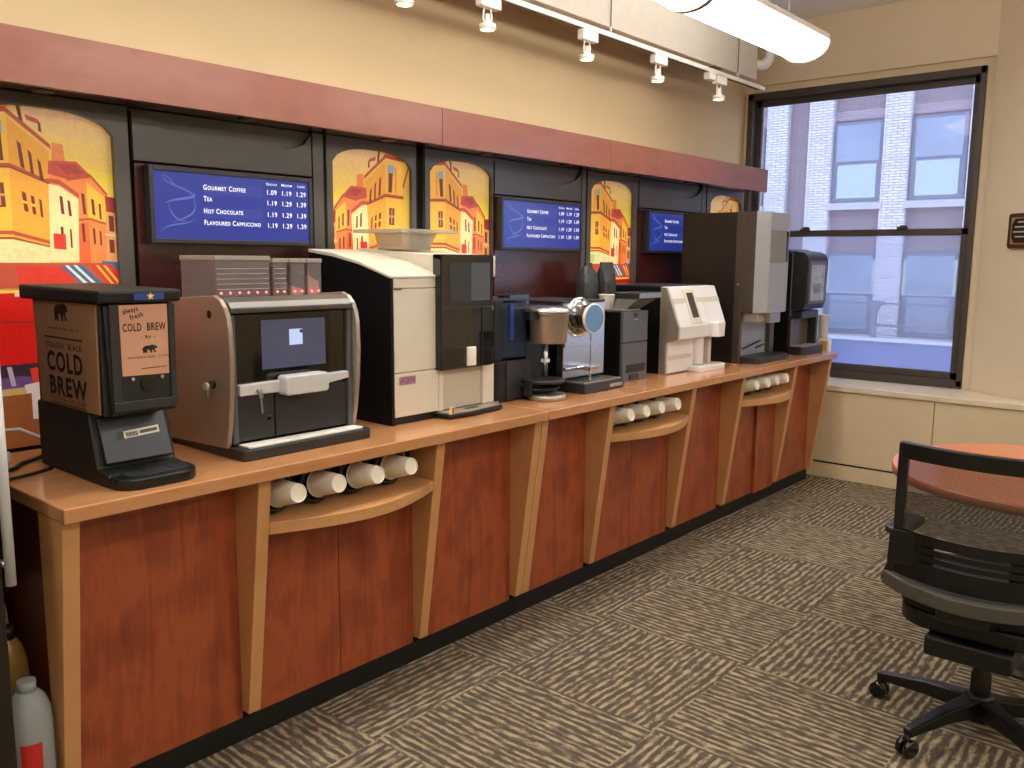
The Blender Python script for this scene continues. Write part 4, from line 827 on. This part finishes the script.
def bottle(x, y, r, h, m, capm, label, lab=None):
    t_ = thing('bottle', (x, y, 0), label, 'bottle', 'bottles beside the cooler')
    MB().lathe([(0, r*.9), (.01, r), (h*.74, r), (h*.83, r*.93), (h*.9, r*.72), (h*.94, r*.42)], (x, y, 0), 2, m, 24).build('bottle_body', t_)
    MB().lathe([(h*.94, r*.42), (h, r*.4)], (x, y, 0), 2, capm, 16).build('cap', t_)
    if lab:
        a0, n_ = -.75, 8; vs = [(x+r*1.02*math.cos(a0+.11*i), y+r*1.02*math.sin(a0+.11*i), z) for z in (h*.5, h*.66) for i in range(n_+1)]
        MB().add(vs, [[i, i+1, n_+2+i, n_+1+i] for i in range(n_)], lab, True).build('label_patch', t_, label='small red label')
bottle(-2.275, .766, .056, .435, PETM, PETM, 'clear plastic bottle with a red label on the floor beside the cabinet end', REDL)
bottle(-2.40, .772, .045, .54, plain('amber', '8a6a34', .2), CORD, 'amber bottle standing behind the clear bottle in the gap')
bottle(-2.52, .77, .045, .66, plain('cream_bottle', 'cbb78f', .4), CORD, 'cream bottle farthest back in the gap beside the cabinet end')

# ------------------------------------------------------------------ ceiling services
tr = thing('lighting_track', (-2.72, 4, 2.66), 'white lighting track hung on thin rods above the canopy', 'track')
MB().box(-2.737, -2.703, .2, 5.77, 2.652, 2.677, WHITE).build('rail', tr, .003); MB().box(-2.73, -2.71, .3, 5.7, 2.6505, 2.6525, CHAR).build('slot', tr)
for y in (.9, 2.45, 3.935, 5.39):
    r_ = MB().cyl((-2.72, y, 2.71), (-2.72, y, ZC), .003, GREYP, n=8).build('rod', tr); MB().cyl((-2.72, y, 2.677), (-2.72, y, 2.71), .006, WHITE, n=8).build('ferrule', r_)
def make_head():
    r = thing('spotlight', (0, 0, 0), '', 'spotlight')
    MB().box(-.02, .02, -.065, .065, -.055, -.005, WHITE).build('adapter', r, .004)
    b_ = MB(); b_.tube([(0, -.03, -.055), (0, -.036, -.1), (0, -.03, -.13)], .004, WHITE); b_.tube([(0, .012, -.055), (0, .02, -.09), (0, .012, -.13)], .004, WHITE); b_.build('yoke', r)
    b_ = MB(); b_.lathe([(-.08, .01), (-.1, .012), (-.118, .02), (-.124, .038), (-.145, .038), (-.147, .034)], (0, -.008, 0), 2, WHITE, 20); b_.build('lamp_cup', r)
    MB().lathe([(-.1475, .03), (-.148, .03)], (0, -.008, 0), 2, SPOTG, 16).build('bulb', r)
    return r
h0 = make_head(); hl = ['nearest the left picture edge', 'second, cut by the top of the picture', 'third, left of where the track leaves the picture', 'fourth, just left of the first hanging rod', 'fifth, right of the first hanging rod', 'farthest right, by the window end of the track']
for i, y in enumerate((1.66, 2.49, 2.985, 3.735, 4.42, 5.15)):
    lab = 'small white track spotlight '+hl[i]
    if i == 0: h0.location = (-2.72, y, 2.655); h0['label'] = lab; hh = h0
    else: hh = dup(h0, (-2.72, y, 2.655), lab)
    hh['group'] = 'track spotlights'
fd = MB(); fd.box(-2.742, -2.698, 4.98, 5.06, 2.61, 2.651, WHITE); tag(fd.build('track_feed', None, .004), 'small white feed box clipped to the track beside the last spotlight', 'feed box')
dt = thing('air_duct', (-2.8, 4, 2.64), 'pale grey box duct running under the ceiling behind the lighting track', 'duct')
MB().box(-2.86, -2.73, -2.5, 5.15, 2.71, ZC-.002, DUCTM).build('duct_body', dt, .004); MB().box(-2.86, -2.735, 5.151, 5.7, 2.715, ZC-.004, DUCTM).build('duct_end', dt, .004); MB().box(-2.87, -2.725, 5.1, 5.2, 2.702, 2.7095, GREYP).build('flange', dt)
pp = thing('pipe', (-2.56, 5.6, 2.74), 'white pipe with an elbow rising beside the window end of the duct', 'pipe')
b_ = MB(); b_.tube(cr([(-2.8, 5.705, 2.84), (-2.79, 5.77, 2.835), (-2.76, 5.84, 2.84), (-2.74, 5.87, 2.87), (-2.735, 5.88, 2.94), (-2.735, 5.88, 3.238)]), .035, WHITE, 14); b_.build('pipe_run', pp); MB().lathe([(0, .043), (.03, .043)], (-2.8, 5.702, 2.84), 1, WHITE, 16).build('collar', pp)
# pendant fluorescent lamps in rows; unseen middle and right rows added to light the room
def make_lamp(L):
    r = thing('pendant_lamp', (0, 0, 0), '', 'lamp')
    n = 14; pts = [(.135*math.cos(PI+PI*i/n), .02-.085*math.sin(PI*i/n)) for i in range(n+1)]
    MB().prism(pts+[(.135, .03), (-.135, .03)], 1, 0.012, L-.012, LENS, True).build('lens', r)
    e = [(.145*math.cos(PI+PI*i/n), .02-.095*math.sin(PI*i/n)) for i in range(n+1)]+[(.145, .045), (-.145, .045)]
    for a in (0, L-.012): MB().prism(e, 1, a, a+.012, plain('cap_metal', 'a59a90', .5)).build('end_cap', r)
    MB().box(-.145, .145, .013, L-.013, .031, .06, WHITE).build('housing', r, .004)
    MB().box(-.11, .11, .03, L-.03, .0605, .064, UPL).build('added_uplight', r)  # unseen glowing strip added to brighten the ceiling and the room
    for y in (.25, L-.25): MB().cyl((0, y, .066), (0, y, .6), .004, GREYP, n=8).build('hanger', r)
    return r
LZ = 2.70
l0 = make_lamp(1.32); l0.location = (-2.11, 3.68, LZ); l0['label'] = 'pendant lamp with a glowing curved lens, nearest the window'; l0['group'] = 'pendant lamps'
rest = [(-2.11, 2.35, 'pendant lamp cut off by the top of the picture')]
for y in (1.02, -.31, -1.64): rest.append((-2.11, y, 'pendant lamp of the counter row, outside the picture'))
for x in (.2, 2.2):
    for y in (4.2, 2.2, .2, -1.8): rest.append((x, y, f'pendant lamp of the {"middle" if x < 1 else "right"} row, added outside the picture to light the room'))
for x, y, lb in rest: q = dup(l0, (x, y, LZ), lb); q['group'] = 'pendant lamps' if 'outside' in lb else 'pendant lamp by the picture top'

# ------------------------------------------------------------------ plaque on the far wall
pq = thing('plaque', (-1.19, 6.2, 1.6), 'dark wooden plaque with a black and gold plate on the wall right of the window', 'plaque')
pd = Vector((.47, -.31, 0)).normalized(); po = Vector((-1.235, 6.238, 0)); nn = Vector((-.31, -.47, 0)).normalized()
def onwall(b_, pts, d0, d1, m):
    P = [po+pd*a+Vector((0, 0, z)) for a, z in pts]; n_ = len(P)
    b_.add([p_+nn*d0 for p_ in P]+[p_+nn*d1 for p_ in P], [list(range(n_))[::-1], list(range(n_, 2*n_))]+[[i, (i+1) % n_, n_+(i+1) % n_, n_+i] for i in range(n_)], m)
b_ = MB(); onwall(b_, rrect(0, .2, 1.592, 1.808, .02), .003, .022, PLQ); b_.build('board', pq, .003)
b_ = MB(); onwall(b_, rrect(.025, .175, 1.618, 1.783, .003), .022, .024, PLQG); b_.build('gold_border', pq)
b_ = MB(); onwall(b_, [(.055, 1.625), (.145, 1.625), (.168, 1.66), (.168, 1.74), (.145, 1.776), (.055, 1.776), (.032, 1.74), (.032, 1.66)], .024, .025, PLQB)
for z, a, bq in ((1.75, .075, .125), (1.72, .055, .145), (1.69, .045, .155), (1.66, .06, .14)): onwall(b_, [(a, z), (bq, z), (bq, z+.008), (a, z+.008)], .025, .0255, BEIGE)
b_.build('plate', pq)

# ------------------------------------------------------------------ table and chairs
tb = thing('round_table', (-.5, 3.62, 0), 'round orange red table in front of the near mesh chair', 'table')
MB().lathe([(.703, .53), (.706, .545), (.734, .548), (.74, .545)], (-.5, 3.62, 0), 2, TABLEM, 64).build('tabletop', tb)
MB().lathe([(.04, .045), (.7, .04)], (-.5, 3.62, 0), 2, CHAR, 20).build('column', tb)
b_ = MB(); b_.lathe([(0, .16), (.012, .16), (.03, .08), (.045, .05)], (-.5, 3.62, 0), 2, CHAR, 36); b_.build('base', tb)
def make_chair():
    r = thing('office_chair', (0, 0, 0), '', 'chair')          # sits facing +Y, origin on the floor under the column
    SEATF = plain('seat_fabric', '17171a', .9, var=.2, nscale=200)
    # back frame: two uprights, top rail, curved lower band
    def bow(x, d): return -d*(1-(x/.24)**2)
    HB = .223; yb = -.205
    top_ = [(x, yb+bow(x, .05), .935) for x in [HB*(-1+2*i/14) for i in range(15)]]
    MB().sweep(top_, .022, .05, BLACK).build('top_rail', r, .004)
    for s_ in (-1, 1):
        pts = [(s_*HB, yb, .959), (s_*HB, yb-.002, .83), (s_*(HB-.003), yb-.012, .74), (s_*(HB-.006), yb-.02, .66), (s_*(HB-.003), yb-.025, .6), (s_*(HB+.01), yb-.03, .56), (s_*(HB+.02), yb-.032, .525)]
        MB().sweep(cr(pts, 3), .028, .03, BLACK, up=(0, 1, 0)).build('upright', r, .005)
    band = [(x, yb-.035+bow(x, .115), .535) for x in [(HB+.02)*(-1+2*i/18) for i in range(19)]]
    MB().sweep(band, .03, .046, plain('olive_grey_plastic', '4c4941', .35)).build('lower_band', r, .006, label='satin grey lower band')
    def sheet(name, z0, z1, mat_, dz0, dz1, lab=None, thick=.003):
        b_ = MB(); nx, nz = 14, 6; vs = []
        for j in range(nz+1):
            q = j/nz; z = z0+(z1-z0)*q; d = dz0+(dz1-dz0)*q
            for i in range(nx+1):
                x = (HB-.012)*(-1+2*i/nx); yy = yb-.0-.024*max(0, min(1, (.85-z)/.25))+bow(x, d)
                vs.append((x, yy, z))
        b_.add(vs, [[j*(nx+1)+i, j*(nx+1)+i+1, (j+1)*(nx+1)+i+1, (j+1)*(nx+1)+i] for j in range(nz) for i in range(nx)], mat_, True); b_.keep = True
        return b_.build(name, r, label=lab)
    sheet('mesh_back', .70, .92, WEAVE, .07, .05, 'open black mesh back')
    # lumbar panel with slots
    b_ = MB()
    for (za, zb) in ((.675, .705), (.652, .668), (.628, .644), (.56, .62)):
        pts = [(x, yb-.028+bow(x, .085), (za+zb)/2) for x in [(HB-.014)*(-1+2*i/12) for i in range(13)]]
        b_.sweep(pts, .006, zb-za, BLACK)
    for x, hw in ((-.16, .06), (.16, .06)):
        b_.box(x-hw, x+hw, yb-.034+bow(x, .085), yb-.022+bow(x, .085), .6, .7, BLACK)
    b_.build('lumbar_panel', r)
    # seat
    pl = [(.24*(abs(math.cos(a))**.55)*math.copysign(1, math.cos(a)), .02+.235*(abs(math.sin(a))**.55)*math.copysign(1, math.sin(a))) for a in [2*PI*i/40 for i in range(40)]]
    MB().prism(pl, 2, .435, .505, SEATF).build('seat', r, .02, 3)
    MB().prism([(x*.97, (y-.02)*.97+.02) for x, y in pl], 2, .38, .434, BLACK).build('seat_pan', r, .008)
    b_ = MB(); b_.box(-.12, .12, -.24, .12, .315, .379, BLACK); b_.prism([(-.17, .42), (-.34, .47), (-.345, .53), (-.31, .545), (-.2, .47), (-.12, .41), (-.12, .345)], 0, -.07, .07, BLACK); b_.build('tilt_mechanism', r, .01)
    for s_ in (-1, 1):
        b_ = MB(); b_.sweep([(s_*.245, .02, .42), (s_*.29, .02, .425), (s_*.295, .03, .5), (s_*.295, .04, .605)], .05, .02, BLACK, up=(0, 1, 0)); a_ = b_.build('armrest', r, .006)
        MB().prism(rrect(s_*.285-.04, s_*.285+.04, -.03, .19, .03), 2, .606, .63, CHAR).build('arm_pad', a_, .008)
    MB().lathe([(.06, .03), (.2, .03), (.21, .026), (.335, .026)], (0, 0, 0), 2, BLACK, 18).build('gas_column', r)
    MB().lathe([(.05, .04), (.06, .05), (.13, .042), (.14, .03)], (0, 0, 0), 2, BLACK, 20).build('hub', r)
    for k_ in range(5):
        a = math.radians(174+72*k_); d = Vector((math.cos(a), math.sin(a), 0))
        b_ = MB(); b_.sweep([d*.03+Vector((0, 0, .1)), d*.16+Vector((0, 0, .098)), d*.325+Vector((0, 0, .078))], .05, .05, BLACK, widths=[(.055, .06), (.045, .045), (.03, .028)]); lg = b_.build('leg', r, .006)
        c_ = d*.318; n_ = Vector((-d.y, d.x, 0)); b_ = MB()
        for s_ in (-1, 1): b_.lathe([(-.009, .02), (-.007, .0285), (.007, .0285), (.009, .02)], c_+n_*.014*s_+Vector((0, 0, .0285)), n_, BLACKG, 18)
        b_.cyl(c_+Vector((0, 0, .03)), c_+Vector((0, 0, .07)), .008, BLACK, n=10)
        b_.build('caster', lg)
    return r
ch = make_chair(); ch.location = (-.557, 2.962, 0); ch['label'] = 'black office chair with see-through mesh back on the near side of the table'; ch['group'] = 'office chairs'
ch2 = dup(ch, (-.36, 4.62, 0), 'black office chair beyond the table, only a sliver showing at right', math.radians(180))

# ------------------------------------------------------------------ the street outside
bd = thing('brick_building', (-5.5, 17, -4), 'pale brick building with sash windows across the street outside the window', 'building')
b_ = MB(); b_.box(-16, 6, 17, 17.4, -4, 9, BRR); b_.build('facade_wall', bd)
xs = [(-7.82, -7.38), (-6.96, -6.49), (-5.54, -5.08), (-4.1, -3.64), (-2.69, -2.23), (-9.3, -8.7), (-10.9, -10.3)]
for a, b1 in xs: MB().box(a, b1, 16.86, 16.999, -4, 9, BRW).build('brick_pier', bd)
def owin(x0, x1, z0, z1, blind):
    f_ = MB(); f_.box(x0-.06, x1+.06, 16.94, 16.999, z0-.06, z1+.06, PFRM); fo = f_.build('window_frame', bd)
    g = MB(); zm = z0+(z1-z0)*.48; g.box(x0, x1, 16.925, 16.94, zm+.04, z1, PANEO); g.box(x0+.04, x1-.04, 16.93, 16.94, z0+.02, zm-.02, BLIND if blind else PANEO); g.build('window_pane', fo)
    MB().box(x0-.12, x1+.12, 16.84, 16.999, z0-.2, z0-.07, STONE).build('window_sill', bd)
for i, (a, b1) in enumerate([(-6.42, -5.62), (-5.0, -4.2), (-3.56, -2.78), (-8.55, -7.95)]):
    owin(a, b1, 2.68, 4.05, True); owin(a, b1, .2, 1.62, False)
    MB().box(a-.06, b1+.06, 16.93, 16.999, .9, 1.55, BLIND).build('lit_blind', bd); MB().box(a-.1, b1+.1, 16.97, 16.999, 4.15, 4.32, brick('soldier_course', '8a7882', '95838d', 'a39ca8')).build('soldier_course', bd)
rf = thing('terrace_parapet', (-5, 16, -3), 'blue grey terrace parapet below the windows across the street', 'parapet')
MB().box(-16, 4, 15.4, 15.6, -4, .15, ROOFM).build('parapet_wall', rf); MB().box(-16, 4, 15.35, 15.65, .15, .2, COPE).build('coping', rf)
rl = thing('terrace_railing', (-5, 15.5, .2), 'thin dark railing on the parapet across the street', 'railing')
for z in (.42, .8): MB().cyl((-12, 15.5, z), (2, 15.5, z), .016, PFRM, n=8).build('rail', rl)
for x in (-9.2, -6.9, -5.05, -3.0, -.9): MB().box(x-.04, x+.04, 15.47, 15.53, .2, .82, PFRM).build('rail_post', rl)
MB().prism([(-5.2, .84), (-4.9, .84), (-5.0, .68), (-5.1, .68)], 1, 15.46, 15.54, PFRM).build('bracket', rl)
st = MB(); st.box(-30, 30, 6.9, 30, -4.1, -4, plain('asphalt', '6d6f78', .8)); struct(st.build('floor_street'))

# ------------------------------------------------------------------ light and camera
wd = bpy.data.worlds.new('World'); SC.world = wd; wd.use_nodes = True
bg = wd.node_tree.nodes['Background']; bg.inputs[0].default_value = (.74, .82, 1., 1); bg.inputs[1].default_value = 1.7
for y in (1.66, 2.49, 2.985, 3.735, 4.42, 5.15):
    la = bpy.data.lights.new('spot_beam', 'SPOT'); la.energy = 3; la.color = (1, .78, .48); la.spot_size = math.radians(110); la.spot_blend = 1.; la.shadow_soft_size = .03
    lo_ = bpy.data.objects.new('spot_beam', la); C.objects.link(lo_); lo_.location = (-2.72, y-.008, 2.49)
    lo_.rotation_euler = Vector((.1, 0, -1)).to_track_quat('-Z', 'Y').to_euler()

cam = bpy.data.cameras.new('Camera'); co = bpy.data.objects.new('Camera', cam); C.objects.link(co); SC.camera = co
cam.sensor_width = 36; cam.lens = 866.03/1024*36; cam.clip_start = .05
Rm = Matrix(((.7576, -.0993, .6451), (.6527, .103, -.7506), (.008, .9897, .1428)))
co.matrix_world = Matrix.Translation((0, 0, 1.5015)) @ Rm.to_4x4()
SC.view_settings.view_transform = 'Standard'; SC.view_settings.look = 'None'; SC.view_settings.gamma = 1; SC.view_settings.use_curve_mapping = False
SC.view_settings.exposure = .98
SC.cycles.use_denoising = True; SC.cycles.max_bounces = 8; SC.cycles.transparent_max_bounces = 16
